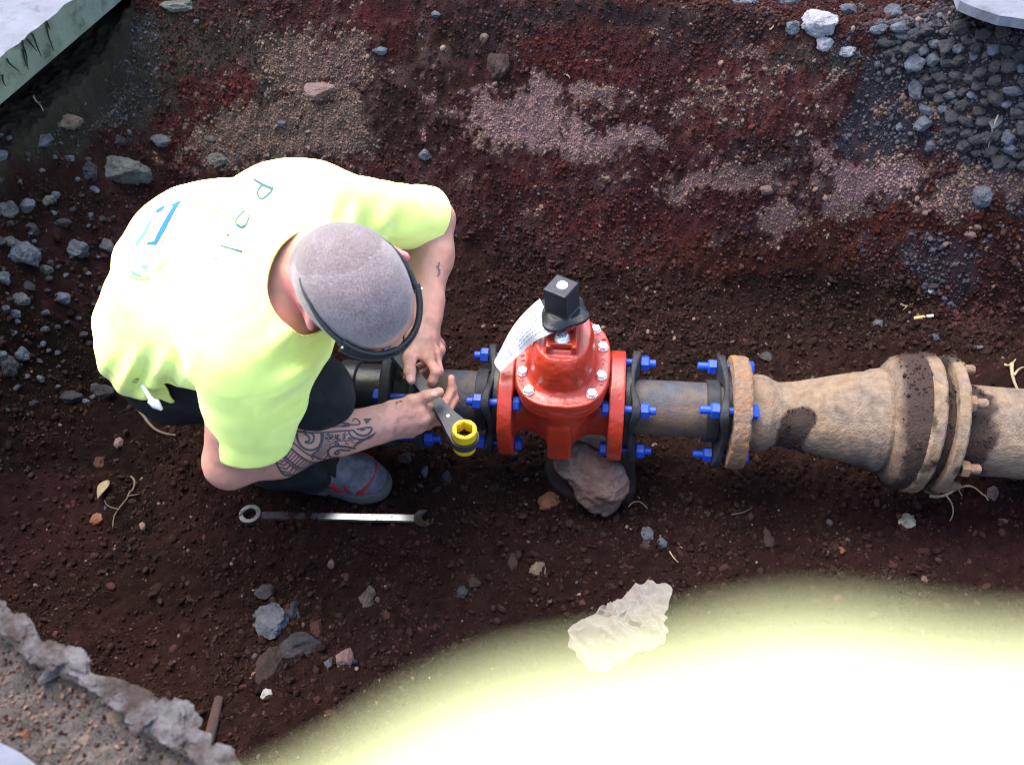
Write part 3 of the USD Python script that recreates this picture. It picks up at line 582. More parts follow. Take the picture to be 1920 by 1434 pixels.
# broken concrete along the near rim
rim = LineString([(-20, 1150), (40, 1172), (75, 1215), (140, 1240), (190, 1275), (250, 1300), (300, 1335), (345, 1350), (380, 1395), (440, 1440)])
for k, t in enumerate(np.linspace(.03, .97, 13)):
    q = rim.interpolate(t, normalized=True); s = r2.uniform(.75, 1.3); put_rock(q.x - 8 + r2.uniform(-6, 6), q.y + 10 + r2.uniform(-6, 8), 92 * s, 34 * s * r2.uniform(.8, 1.3), m_lightconc if k != 99 else m_tanst, 'pale piece of the broken concrete crust along the near rim', 'concrete chunk', 'concrete_chunk', seed=300 + k, sink=.54, sub=4, tilt=-.6 + r2.uniform(-.3, .3), rough=.36, p=at_z(q.x - 6 + r2.uniform(-6, 6), q.y + 8 + r2.uniform(-6, 8), G - .022), group='broken concrete crust of the near rim')
for k, (u, v, w, h, lb) in enumerate([(92, 1268, 40, 28, 'small pale stone on the dusty near rim, upper one'), (215, 1345, 34, 22, 'small grey stone on the dusty near rim, middle one'), (30, 1345, 26, 20, 'small pale stone near the lower left kerb corner'), (160, 1385, 24, 18, 'tiny stone on the dusty near rim, lower one'), (45, 1375, 18, 16, 'orange tinged pebble by the lower left kerb corner')]):
    put_rock(u, v, w, h, (m_lightconc, m_tanst, m_lightconc, m_tanst, m_orange)[k], lb, 'stone', 'rim_stone', seed=340 + k, sink=.45)
pc = [at_z(u, v, G + .012) for u, v in ((-60, 1352), (0, 1392), (40, 1412), (90, 1450), (20, 1560), (-200, 1500))]
m = trimesh.creation.extrude_polygon(Polygon([p[:2] for p in pc]), .05, engine='earcut'); m.apply_translation([0, 0, G - .035])
tag(obj('kerb_block', m, m_conc_blue, None), 'bluish concrete kerb corner in the lower left corner of the picture', 'kerb')
# ------------------------------------------------------------------ the water main: valve, couplings, spools, taper
ZA = 0.2
AX = np.array([1.0, 0, 0])
m_red = mat('red_enamel', (.31, .024, .009), rough=.33, var=.14, scale=14.0, spec=.5, coat=.15, bump=.0010, bscale=120.0, c2=(.105, .030, .018), c2_at=.66, c2_soft=.10, c2_scale=22.0)
m_blue = mat('blue_coated_steel', (.004, .046, .34), rough=.38, var=.22, scale=60.0, c2=(.030, .030, .06), c2_at=.70, c2_soft=.06, c2_scale=90.0, spec=.5, bump=.0004, bscale=500.0)
m_black = mat('black_epoxy', (.016, .017, .019), rough=.5, var=.35, scale=40.0, c2=(.034, .031, .030), c2_at=.60, c2_scale=30.0, spec=.2, bump=.0008, bscale=260.0)
m_blackpipe = mat('black_plastic', (.010, .0105, .012), rough=.33, var=.3, scale=30.0, spec=.3, bump=.0012, bscale=90.0)
m_zinc = mat('zinc_steel', (.78, .78, .80), rough=.33, var=.12, scale=60.0, metallic=.75, spec=.6, c2=(.42, .40, .40), c2_at=.68, c2_scale=90.0)
m_chrome = mat('chrome', (.52, .53, .56), rough=.28, var=.1, scale=30.0, metallic=1.0, c2=(.10, .09, .085), c2_at=.63, c2_soft=.06, c2_scale=50.0)
m_spool = mat('tarred_iron', (.040, .040, .048), rough=.55, var=.4, scale=50.0, c2=(.115, .066, .036), c2_at=.54, c2_soft=.13, c2_scale=17.0, spec=.4, bump=.002, bscale=200.0)
m_rust = mat('rusty_flange', (.185, .122, .085), rough=.9, var=.35, scale=70.0, c2=(.25, .125, .05), c2_at=.55, c2_soft=.12, c2_scale=20.0, spec=.2, bump=.006, bscale=130.0)
m_paper = mat('paper', (.74, .75, .74), rough=.7, var=.06, scale=40.0, spec=.3)
m_ink = mat('grey_ink', (.26, .26, .29), rough=.8, var=.3, spec=.2)
m_rubber = mat('dark_pad', (.020, .020, .022), rough=.8, var=.4, scale=40.0, c2=(.030, .021, .018), c2_at=.50, spec=.04, bump=.002, bscale=160.0)

def axis_uv(x): return proj(np.array([[x, 0, ZA]]))[0][0]
def xs(u):                                            # where along the main the photograph's column u falls
    t = np.linspace(-1.2, 1.6, 2801); return float(np.interp(u, proj(np.c_[t, t * 0, t * 0 + ZA])[0], t))
def hexagon(r, h, R=None, t=(0, 0, 0), chamfer=True):
    """A hex head or nut along +x from 0 to h, corner radius r."""
    a = np.arange(6) * np.pi / 3 + .26; rings = [(0, r), (h - r * .16, r), (h, r * .84)] if chamfer else [(0, r), (h, r)]
    v = np.array([(x, q * math.cos(b), q * math.sin(b)) for x, q in rings for b in a] + [(0, 0, 0), (h, 0, 0)]); f = []
    n = len(rings)
    for i in range(n - 1):
        for j in range(6):
            k = (j + 1) % 6; f += [(i * 6 + j, i * 6 + k, (i + 1) * 6 + k), (i * 6 + j, (i + 1) * 6 + k, (i + 1) * 6 + j)]
    for j in range(6):
        k = (j + 1) % 6; f += [(n * 6, k, j), (n * 6 + 1, (n - 1) * 6 + j, (n - 1) * 6 + k)]
    return xf(trimesh.Trimesh(v, np.array(f)[:, ::-1] if False else np.array(f), process=False), R, t)
def lathe(profile, sections=64):
    """Turns (x, r) pairs about the x axis."""
    p = np.asarray(profile, float); n = len(p); a = np.arange(sections) * 2 * np.pi / sections
    v = np.stack([np.repeat(p[:, 0], sections), np.outer(p[:, 1], np.cos(a)).ravel(), np.outer(p[:, 1], np.sin(a)).ravel()], 1)
    i, j = np.meshgrid(np.arange(n - 1), np.arange(sections), indexing='ij'); k = (j + 1) % sections
    q = np.stack([i * sections + j, i * sections + k, (i + 1) * sections + k, (i + 1) * sections + j], -1).reshape(-1, 4)[:, ::-1]
    return trimesh.Trimesh(v, np.vstack([q[:, [0, 1, 2]], q[:, [0, 2, 3]]]), process=False)
def thread(x0, x1, r):
    n = max(2, int((x1 - x0) / .0011)); x = np.linspace(x0, x1, n); rr = r * (1 - .055 * (np.arange(n) % 2)); rr[-1] *= .82
    return lathe([(x0, 0.0001)] + list(zip(x, rr)) + [(x1, 0.0001)], 14)
BC = .0895
BOLTS = [np.array([0, math.cos(a), math.sin(a)]) * BC for a in np.radians([45, 135, 225, 315])]
def stud_bolt(parent, where, head, grip0, nut, end, spin=0.0):
    """One blue bolt: head face at HEAD, nut face at NUT, thread end at END, all x; the shank runs between."""
    c = np.array([0, where[1], where[2] + ZA]); s = 1 if end > head else -1; R = np.diag([float(s), 1.0, float(s)]); cs, sn = math.cos(spin), math.sin(spin)
    Rs = R @ np.array([[1, 0, 0], [0, cs, -sn], [0, sn, cs]])
    b = obj('stud_bolt', xf(thread(0, abs(end - head), .0083), R, c + AX * head), m_blue, parent, smooth=50)
    obj('bolt_head', xf(hexagon(.0150, .0135), np.diag([float(-s), 1.0, float(-s)]) @ np.array([[1, 0, 0], [0, cs, -sn], [0, sn, cs]]), c + AX * head), m_blue, b)
    obj('nut', xf(hexagon(.0158, .0165), Rs, c + AX * nut), m_blue, b)
    return b
def gland(parent, x0, side, name='backing_ring'):
    """The lobed black ring at x0, its lugs thickened towards SIDE (+1 or -1)."""
    fl = Field([x0 - .03, -.125, ZA - .125], [x0 + .03, .125, ZA + .125], .002)
    def fn(X, Y, Z):
        y, z = Y, Z - ZA; r = np.sqrt(y * y + z * z); ph = np.arctan2(z, y); lobe = np.clip(np.cos(2 * (ph - np.pi / 4) * 2) * .5 + .5, 0, 1) ** 1.6
        ro = .083 + .031 * lobe; half = .0050 + .0030 * lobe; off = side * (-.0055 * (1 - lobe) + .003 * lobe)
        dr = np.maximum(r - ro, .060 - r) + .002; dx = np.abs(X - x0 - off) - half + .002
        return (np.sqrt(np.maximum(dr, 0) ** 2 + np.maximum(dx, 0) ** 2) + np.minimum(np.maximum(dr, dx), 0) - .002) * .9
    fl.func([x0 - .03, -.125, ZA - .125], [x0 + .03, .125, ZA + .125], fn)
    return obj(name, fl.surface(), m_black, parent, smooth=True)
def ring(x0, x1, r0, r1, c=.0015): return xf(lathe([(x0, r0), (x0, r1 - c), (x0 + c, r1), (x1 - c, r1), (x1, r1 - c), (x1, r0), (x0, r0)], 72), None, (0, 0, ZA))

# gate valve ---------------------------------------------------------
valve = thing('gate_valve', 'glossy red flanged gate valve with a black square operating cap', 'gate valve', None)
fl = Field([-.137, -.135, ZA - .135], [.137, .135, ZA + .135], .002)
fl.cone([-.11, 0, ZA], [.11, 0, ZA], .062, .062)
fl.ball([0, 0, ZA - .005], [.046, .090, .082], k=.03)
fl.ball([0, 0, ZA + .055], [.062, .096, .060], k=.03)
fl.cone([0, -.056, ZA - .005], [0, -.060, ZA + .09], .036, .054, k=.03)
fl.cone([0, .060, ZA - .005], [0, .060, ZA + .09], .052, .056, k=.03)
fl.box([0, -.088, ZA + .000], [.0235, .024, .050], r=.007, k=.008)
fl.box([0, -.02, ZA - .085], [.03, .04, .02], r=.008, k=.02)
def plate_fn(hx, hy, z0, z1, e=2.7, cy=.004):
    def fn(X, Y, Z):
        r = (np.abs(X / hx) ** e + np.abs((Y - cy) / hy) ** e) ** (1 / e); dr = (r - 1) * min(hx, hy) + .003; dz = np.maximum(Z - z1, z0 - Z) + .003
        return np.sqrt(np.maximum(dr, 0) ** 2 + np.maximum(dz, 0) ** 2) + np.minimum(np.maximum(dr, dz), 0) - .003
    return fn
B0, B1 = [-.13, -.134, ZA + .05], [.13, .134, ZA + .134]
fl.func(B0, B1, plate_fn(.090, .118, ZA + .083, ZA + .101), k=.012)
for s in (-1, 1):
    fl.disc([s * .1095, 0, ZA], [1, 0, 0], .1125, .0148, r=.003, k=.014)
    for b in BOLTS: fl.disc([s * .1, b[1], b[2] + ZA], [1, 0, 0], .0095, .06, sub=True)
fl.displace(.0008, 60, 3)
body = obj('valve_body', fl.surface(), m_red, valve, smooth=True)
fl = Field([-.13, -.137, ZA + .095], [.13, .137, ZA + .31], .002)
fl.func(B0, B1, plate_fn(.093, .121, ZA + .1035, ZA + .124), k=0)
def dome(X, Y, Z):
    z = (Z - ZA - .115) / .105; w = np.sqrt(np.clip(1 - np.clip(z, 0, 1) ** 2.6, 0, 1)); hx, hy = .063 * (.60 + .40 * w), .090 * (.56 + .44 * w)
    r = (np.abs(X / hx) ** 2.5 + np.abs(Y / hy) ** 2.5) ** .4; return np.maximum((r - 1) * np.minimum(hx, hy) * .8, np.maximum(Z - ZA - .205, ZA + .11 - Z))
fl.func([-.1, -.12, ZA + .1], [.1, .12, ZA + .22], dome, k=.016)
fl.box([0, 0, ZA + .19], [.031, .058, .022], r=.005, k=.008)      # stuffing box
fl.box([0, -.062, ZA + .170], [.027, .014, .012], r=.004, k=.005)
fl.box([0, -.072, ZA + .150], [.024, .010, .006], r=.003, k=.008)  # lip
for s in (-1, 1): fl.box([s * .024, -.02, ZA + .215], [.005, .040, .012], r=.003, k=.004)
fl.box([0, -.036, ZA + .220], [.0195, .016, .006], r=.003, k=.003)
fl.cone([0, 0, ZA + .20], [0, 0, ZA + .245], .021, .019, k=.006)
fl.displace(.0007, 70, 4)
bonnet = obj('bonnet', fl.surface(), m_red, valve, smooth=True)
for k, (bx, by) in enumerate([(-.060, -.083), (.060, -.083), (-.0765, -.035), (.0765, -.035), (-.0765, .042), (.0765, .042), (-.060, .090), (.060, .090)]):
    R = basis([0, 0, 1]); a = .3 + k * .5; R = R @ np.array([[1, 0, 0], [0, math.cos(a), -math.sin(a)], [0, math.sin(a), math.cos(a)]])
    obj('bonnet_bolt', cat_mesh([xf(hexagon(.0102, .0085), R, (bx, by, ZA + .1255)), xf(lathe([(0, .0001), (0, .0108), (.0018, .0108), (.0018, .0001)], 20), R, (bx, by, ZA + .1242))]), m_zinc, valve)
gb = obj('gland_nut', cat_mesh([xf(hexagon(.0125, .009), basis([0, 0, 1]), (0, -.037, ZA + .227)), xf(lathe([(0, .0001), (0, .0150), (.002, .0150), (.002, .0001)], 24), basis([0, 0, 1]), (0, -.037, ZA + .226))]), m_zinc, valve)
obj('stud_end', xf(lathe([(0, .0001), (0, .0070), (.0085, .0070), (.0100, .0050), (.0100, .0001)], 18), basis([0, 0, 1]), (0, -.037, ZA + .236)), mat('dark_steel', (.25, .25, .27), rough=.35, metallic=.8), gb, smooth=40)
obj('stud_end', xf(lathe([(0, .0001), (0, .0065), (.012, .0065), (.0135, .0045), (.0135, .0001)], 18), basis([0, 0, 1]), (0, -.066, ZA + .180)), m_zinc, valve, smooth=40)
# operating cap with its drooping skirt
ZC = ZA + .262
RA = -.50; RZ = np.array([[math.cos(RA), -math.sin(RA), 0], [math.sin(RA), math.cos(RA), 0], [0, 0, 1]])
lean = trimesh.transformations.rotation_matrix(-.045, [0, 1, 0])[:3, :3]
fl = Field([-.08, -.08, ZC - .03], [.08, .08, ZC + .085], .0016)
fl.box([-.003, 0, ZC + .031], [.0240, .0240, .031], R=lean @ RZ, r=.0022)
def skirt(X, Y, Z):
    c, s = math.cos(RA), math.sin(RA); x, y = X * c + Y * s, -X * s + Y * c; r = np.sqrt(x * x + y * y); sq = np.maximum(np.abs(x), np.abs(y))
    zs = ZC + .004 - 5.5 * np.maximum(r - .024, 0) ** 2 - .010 * smoothstep(.03, .05, r) * (1 - .8 * np.cos(4 * np.arctan2(y, x)) * .5) + .012 * smoothstep(.02, .05, x)
    return np.maximum(np.abs(Z - zs) - .0032, r - .0475 - .006 * np.cos(4 * np.arctan2(y, x))) * .8
fl.func([-.08, -.08, ZC - .03], [.08, .08, ZC + .03], skirt, k=.005)
cap = obj('operating_cap', fl.surface(0), mat('cap_black', (.009, .010, .013), rough=.35, var=.3, scale=60.0, spec=.3, bump=.0008, bscale=180.0), valve, smooth=35)
obj('cap_bolt', cat_mesh([xf(hexagon(.0072, .005), basis([0, 0, 1]), (-.002, 0, ZC + .0645)), xf(lathe([(0, .0001), (0, .0108), (.0022, .0100), (.0022, .0001)], 24), basis([0, 0, 1]), (-.002, 0, ZC + .0622))]), m_zinc, cap)
# raised casting marks
for tx, h, p0, R in [('DI', .011, (.071, -.012, ZA + .124), np.array([[0, 1, 0], [-1, 0, 0], [0, 0, 1.0]]).T), ('PN16', .010, (.074, .004, ZA + .124), np.array([[0, 1, 0], [-1, 0, 0], [0, 0, 1.0]]).T)][:0]:
    pass
rr_ = np.random.default_rng(5); pieces = []
for k in range(26):                                    # worn, unreadable cast characters on the front lug
    x, z = rr_.uniform(-.013, .013), rr_.uniform(-.018, .040); a = rr_.choice([0, 1.57, .7, -.7]); m = trimesh.creation.box([rr_.uniform(.003, .0075), .0022, .0016])
    m.apply_transform(trimesh.transformations.rotation_matrix(a, [0, 1, 0])); m.apply_translation([x, -.1072, ZA + .012 + z]); pieces.append(m)
obj('cast_mark', cat_mesh(pieces), m_red, body)
pieces = []
for sx in (-1, 1):                                     # worn raised figures along the bonnet flange
    for k in range(11):
        y = -.070 + .0135 * k + rr_.uniform(-.002, .002)
        if min(abs(y - q) for q in (-.083, -.035, .042)) < .016: continue
        for q in range(2):
            m = trimesh.creation.box([rr_.uniform(.004, .010), rr_.uniform(.0018, .0026), .0022]); m.apply_transform(trimesh.transformations.rotation_matrix(rr_.choice([0, 1.57, .6]), [0, 0, 1])); m.apply_translation([sx * (.0775 + rr_.uniform(-.004, .004)), y, ZA + .1245]); pieces.append(m)
obj('cast_mark', cat_mesh(pieces), m_red, bonnet)
# paper tag tied under the cap
L0 = [(1012, 560, ZC + .004), (976, 594, ZC - .033), (950, 632, ZA + .182), (936, 660, ZA + .153), (928, 674, ZA + .138)]; L1 = [(1046, 620, ZC - .010), (1014, 634, ZC - .036), (988, 652, ZA + .180), (960, 678, ZA + .150), (938, 696, ZA + .134)]
A = spline([at_z(*p) for p in L0], 24); Bq = spline([at_z(*p) for p in L1], 24); s = np.linspace(0, 1, 9)
gridp = A[:, None] * (1 - s)[None, :, None] + Bq[:, None] * s[None, :, None]; tn = np.cross(np.gradient(A, axis=0), Bq - A); tn /= np.linalg.norm(tn, axis=1, keepdims=True)
tn = np.where((tn @ -CF)[:, None] < 0, -tn, tn); gridp = gridp + tn[:, None] * (.006 * np.sin(np.pi * s) ** 1)[None, :, None]
i, j = np.meshgrid(np.arange(23), np.arange(8), indexing='ij'); q = np.stack([i * 9 + j, i * 9 + j + 1, (i + 1) * 9 + j + 1, (i + 1) * 9 + j], -1).reshape(-1, 4)
q3 = np.vstack([q[:, [0, 1, 2]], q[:, [0, 2, 3]]]); sheet = trimesh.Trimesh(gridp.reshape(-1, 3), q3, process=False)
if (sheet.face_normals @ -CF).mean() < 0: sheet.invert()
tg = obj('paper_tag', solidify(sheet, .0006), m_paper, valve, smooth=True)
def on_tag(a, b, lift=.0009):
    i, j = np.clip(a * 23, 0, 22.999), np.clip(b * 8, 0, 7.999); i0, j0 = int(i), int(j); fi, fj = i - i0, j - j0
    p = (gridp[i0, j0] * (1 - fi) * (1 - fj) + gridp[i0 + 1, j0] * fi * (1 - fj) + gridp[i0, j0 + 1] * (1 - fi) * fj + gridp[i0 + 1, j0 + 1] * fi * fj); return p + tn[min(i0, 23)] * lift
def tag_bar(a0, a1, b, w): 
    n = 5; t = np.linspace(a0, a1, n); v = np.array([on_tag(x, b - w) for x in t] + [on_tag(x, b + w) for x in t]); f = []
    for k in range(n - 1): f += [(k, k + 1, n + k + 1), (k, n + k + 1, n + k)]
    m = trimesh.Trimesh(v, f, process=False)
    if (m.face_normals @ -CF).mean() < 0: m.invert()
    return m
bars = []
for k in range(7):                                     # small print, too small to read
    b = .14 + .115 * k; a = .06
    while a < .62:
        ln = rr_.uniform(.02, .075); bars.append(tag_bar(a, a + ln, b, .015)); a += ln + .014
obj('small_print', cat_mesh(bars), m_ink, tg)
bc = []; a = .74
while a < .86:
    w = rr_.choice([.003, .005, .008]); n = 3; v = np.array([on_tag(a, y) for y in (.22, .5, .78)] + [on_tag(a + w, y) for y in (.22, .5, .78)]); m = trimesh.Trimesh(v, [(0, 1, 4), (0, 4, 3), (1, 2, 5), (1, 5, 4)], process=False)
    if (m.face_normals @ -CF).mean() < 0: m.invert()
    bc.append(m); a += w + .005
obj('bar_code', cat_mesh(bc), m_ink, tg)

# couplings ----------------------------------------------------------
c1 = thing('flange_adaptor', 'black flange adaptor with blue bolts on the right side of the red valve', 'pipe coupling', 'flange adaptors on the main')
gland(c1, .144, 1); obj('gasket', ring(.1250, .1385, .055, .083), m_blackpipe, c1, smooth=35)
for k, b in enumerate(BOLTS): stud_bolt(c1, b, .0935, 0, .156, .186, .2 + k)
c2 = thing('flange_adaptor', 'black flange adaptor with blue bolts against the rusty reducer flange', 'pipe coupling', 'flange adaptors on the main')
RB = [np.array([0, math.cos(a), math.sin(a)]) * BC for a in np.radians([43, 130, 226, 316])]
gland(c2, .3185, -1); obj('gasket', ring(.3230, .3345, .055, .082), m_blackpipe, c2, smooth=35); obj('sleeve', ring(.288, .314, .0575, .0635), m_black, c2, smooth=35)
for k, b in enumerate(RB): stud_bolt(c2, b, .3685, 0, .3070, .270, .5 + k)
c3 = thing('flange_adaptor', 'black flange adaptor with blue bolts on the left side of the red valve', 'pipe coupling', 'flange adaptors on the main')
gland(c3, -.146, -1); obj('gasket', ring(-.1385, -.1250, .055, .083), m_blackpipe, c3, smooth=35); obj('sleeve', ring(-.176, -.152, .0575, .064), m_black, c3, smooth=35)
for k, b in enumerate(BOLTS): stud_bolt(c3, b, -.0935, 0, -.158, -.188, .8 + k)
c4 = thing('flange_adaptor', 'black flange adaptor with blue bolts under the man\'s hands', 'pipe coupling', 'flange adaptors on the main')
gland(c4, -.296, 1); obj('flange', ring(-.362, -.340, .050, .112, .003), m_black, c4, smooth=35); obj('gasket', ring(-.340, -.302, .055, .080), m_blackpipe, c4, smooth=35)
for k, b in enumerate(BOLTS): stud_bolt(c4, b, -.362, 0, -.284, -.250, .4 + k)
# spools -------------------------------------------------------------
def pipe(x0, x1, r, bumpy=.0006, n=40):
    x = np.linspace(x0, x1, n); m = xf(lathe([(x0, r - .008)] + [(a, r) for a in x] + [(x1, r - .008)], 72), None, (0, 0, ZA)); v = np.array(m.vertices); d = v - np.c_[v[:, 0], v[:, 0] * 0, v[:, 0] * 0 + ZA]
    m.vertices = v + d / np.linalg.norm(d, axis=1, keepdims=True) * (bumpy * 2 * (meshkit.fbm(v * 45, 3, 3) - .5))[:, None]; return m
tag(obj('pipe_spool', pipe(.128, .334, .0565), m_spool, None, smooth=50), 'short tar stained iron pipe between the red valve and the reducer', 'pipe')
tag(obj('pipe_spool', pipe(-.338, -.128, .0565), m_spool, None, smooth=50), 'short dark iron pipe between the red valve and the man\'s hands', 'pipe')
bp = thing('black_pipe', 'shiny black wrapped pipe running left beneath the man', 'pipe')
obj('pipe_body', pipe(-.80, -.363, .060, .0015, 90), m_blackpipe, bp, smooth=50)
for x0 in (-.445, -.53): obj('band', ring(x0 - .02, x0 + .02, .05, .066, .003), m_blackpipe, bp, smooth=35)
# rusty reducer ------------------------------------------------------
prof = [(.336, .050), (.337, .1095), (.341, .1120), (.362, .1115), (.3665, .1080), (.3685, .078), (.375, .077), (.395, .0785), (.408, .0765), (.420, .069), (.434, .0645), (.46, .0665), (.52, .0795), (.57, .090), (.60, .0955), (.612, .1010), (.628, .1035), (.636, .1000), (.640, .1120), (.652, .127), (.672, .134), (.700, .136), (.7005, .126), (.712, .126), (.722, .120), (.74, .118), (.742, .06)]
red_m = thing('pipe_reducer', 'rusty cast iron taper widening to the right with dried mud on it', 'pipe fitting')
def skin_of(pr, amp, sections=150, step=.003, droop=None):
    pr = np.array(pr); s = np.r_[0, np.cumsum(np.hypot(*np.diff(pr, axis=0).T))]; t = np.unique(np.r_[np.arange(0, s[-1], step), s]); p = np.c_[np.interp(t, s, pr[:, 0]), np.interp(t, s, pr[:, 1])]
    m = xf(lathe(p, sections), None, (0, 0, ZA)); v = np.array(m.vertices); n = meshkit.arrays(m, True)[2]
    m.vertices = v + n * (amp * 2 * (meshkit.fbm(v * 38, 4, 9) - .5) + amp * .7 * (meshkit.noise(v * 160, 7) * 2 - 1))[:, None]
    if droop is not None: m.vertices = np.array(m.vertices) + droop(np.array(m.vertices))
    return m
def droop(v): return np.c_[v[:, 0] * 0, -.010 * smoothstep(.62, .9, v[:, 0]), v[:, 0] * 0]
def iron_mat(name, mud=True):
    n = {'g': ('geometry', {}), 'a': ('attribute', {'attribute': 'mud'}),
         'n1': ('noise_texture', {'scale': 9.0, 'detail': 6.0, 'roughness': .65}), 'r1': ('rgb_ramp', {'ramp': [(.30, (.105, .080, .068)), (.45, (.172, .127, .093)), (.58, (.200, .136, .084)), (.72, (.150, .118, .100))]}),
         'n2': ('noise_texture', {'scale': 60.0, 'detail': 5.0, 'roughness': .7}), 'r2': ('rgb_ramp', {'ramp': [(.3, (.62,) * 3), (.7, (1.25,) * 3)]}), 'm1': ('mix', {'mix_type': 'multiply', 'fac': 1.0}),
         'n4': ('noise_texture', {'scale': 24.0, 'detail': 4.0}), 'r4': ('rgb_ramp', {'ramp': [(.62, (0, 0, 0)), (.72, (1, 1, 1))]}), 'm4': ('mix', {'color2': (.19, .08, .028)}),
         'n3': ('noise_texture', {'scale': 300.0, 'detail': 3.0}), 'm2': ('mix', {'color2': (.030, .018, .014)}),
         'b': ('bump', {'strength': 1.0, 'distance': .003}), 'p': ('principled_bsdf', {'roughness': .85, 'specular_ior_level': .25})}
    l = [('g.position', 'n1.vector'), ('n1.fac', 'r1.fac'), ('g.position', 'n2.vector'), ('n2.fac', 'r2.fac'), ('r1.color', 'm1.color1'), ('r2.color', 'm1.color2'), ('g.position', 'n4.vector'), ('n4.fac', 'r4.fac'), ('r4.color', 'm4.fac'), ('m1.color', 'm4.color1'),
         ('a.fac', 'm2.fac'), ('m4.color', 'm2.color1'), ('m2.color', 'p.base_color'), ('g.position', 'n3.vector'), ('n3.fac', 'b.height'), ('b.normal', 'p.normal')]
    return usdkit.material(stage, '/World/Looks/' + name, n, l, surface='p.BSDF')
m_iron = iron_mat('old_iron')
def mud(v):
    """Damp earth stuck to the old castings."""
    x, y, z = v.T; n = meshkit.fbm(v * 16, 4, 51) - .5; n2 = meshkit.fbm(v * 55, 3, 52) - .5
    a = smoothstep(.632, .660, x + .030 * n + .014 * n2) * smoothstep(.775 + .02, .745, x + .02 * n)
    b = np.exp(-((x - .447) / .030) ** 2 - ((y + .062) / .030) ** 2) * 1.5 + np.exp(-((x - .475) / .022) ** 2 - ((y + .050) / .02) ** 2) + n * .9; b = smoothstep(.60, .90, b) * (x > .40)
    c = smoothstep(.06, -.10, z - ZA + .02 + .10 * n) * .7
    return np.clip(np.maximum(np.maximum(a, b), c * smoothstep(.02, .10, np.abs(n2) + .05)), 0, 1)
m = skin_of(prof, .0013, droop=droop); cor = obj('reducer_body', m, m_iron, red_m, smooth=True, prim={'mud': (np.where(np.array(m.vertices)[:, 0] < .372, 0, mud(np.array(m.vertices))), 'f')})
m = skin_of([(.3335, .055), (.3340, .1120), (.338, .1145), (.363, .1140), (.3675, .1110), (.3678, .06)], .0022, step=.004); obj('flange', m, m_rust, red_m, smooth=True)
def collar(x0, x1, r, tilt):
    m = skin_of([(x0, .09), (x0, r - .004), (x0 + .004, r), (x1 - .004, r), (x1, r - .004), (x1, .09)], .0014, step=.003); v = np.array(m.vertices); v[:, 0] += tilt * (v[:, 1]) + .008 * np.sin(np.arctan2(v[:, 2] - ZA, v[:, 1]) * 1.0); m.vertices = v + droop(v); return m
def mud2(v): n = meshkit.fbm(v * 20, 3, 53) - .5; return np.maximum(smoothstep(.040, .075, v[:, 1] + .07 * n), smoothstep(.60, .68, meshkit.fbm(v * 22, 3, 54)) * .9)
for x0, x1, r, tl in ((.690, .716, .1400, .06), (.736, .758, .1375, .05)):
    m = collar(x0, x1, r, tl); obj('collar', m, m_iron, red_m, smooth=True, prim={'mud': (mud2(np.array(m.vertices)), 'f')})
for a in np.radians([108, 172, 60, 225, 290, 350]):
    p = np.array([.759, math.cos(a) * .118 - .007, ZA + math.sin(a) * .118]); hd = hexagon(.0165, .016, np.eye(3), p); st = xf(lathe([(0, .0001), (0, .0095), (.034, .0095), (.037, .0070), (.037, .0001)], 16), None, p)
    b = obj('collar_bolt', trimesh.Trimesh(hd.vertices, hd.faces, process=False), m_rust, red_m); obj('bolt_end', st, m_rust, b, smooth=40)
rs = Skin(skin_of(prof, .0013, droop=droop))
def raised(txt, u, v, h, ang):
    m = meshkit.text_mesh(txt, h, .0016); m.apply_translation(-m.bounds.mean(0)); V = np.array(m.vertices); top = V[:, 2] > 0; c = rs.ray_hit(u, v); n = -CF; ex = np.cos(ang) * CR + np.sin(ang) * CU; ey = np.cross(n, ex)
    q = c + V[:, :1] * ex + V[:, 1:2] * ey * 1.25; m.vertices = np.where(top[:, None], rs.put(q, .0032), rs.put(q, -.0015)); return m
for tx, u, v, h, a in (('1970', 1551, 721, .024, math.pi - .02), ('3', 1553, 764, .025, math.pi - .1), ('4"', 1548, 740, .012, math.pi - .05)):
    if tx != '4"': obj('raised_figure', raised(tx, u, v, h, a), m_iron, cor)
# old pipe going off to the right
m = skin_of([(.742, .075), (.743, .0885), (.80, .0880), (1.0, .0885), (1.3, .0880), (1.9, .088), (2.3, .088)], .0012, step=.005); v = np.array(m.vertices); v += np.c_[v[:, 0] * 0, -.010 - (v[:, 0] - .74) * .045, (v[:, 0] * 0)]; m.vertices = v
def mud3(v): n = meshkit.fbm(v * 14, 4, 55) - .5; n2 = meshkit.fbm(v * 60, 3, 56) - .5; return np.clip(np.maximum(smoothstep(.83, .81, v[:, 0] + .09 * n + .03 * n2 + .5 * np.maximum(v[:, 1] + .02, 0)), smoothstep(.045, .075, v[:, 1] + .07 * n)), 0, 1)
tag(obj('old_pipe', m, m_iron, None, smooth=True, prim={'mud': (mud3(v), 'f')}), 'old rusty pipe leaving the picture at right half buried in soil', 'pipe')
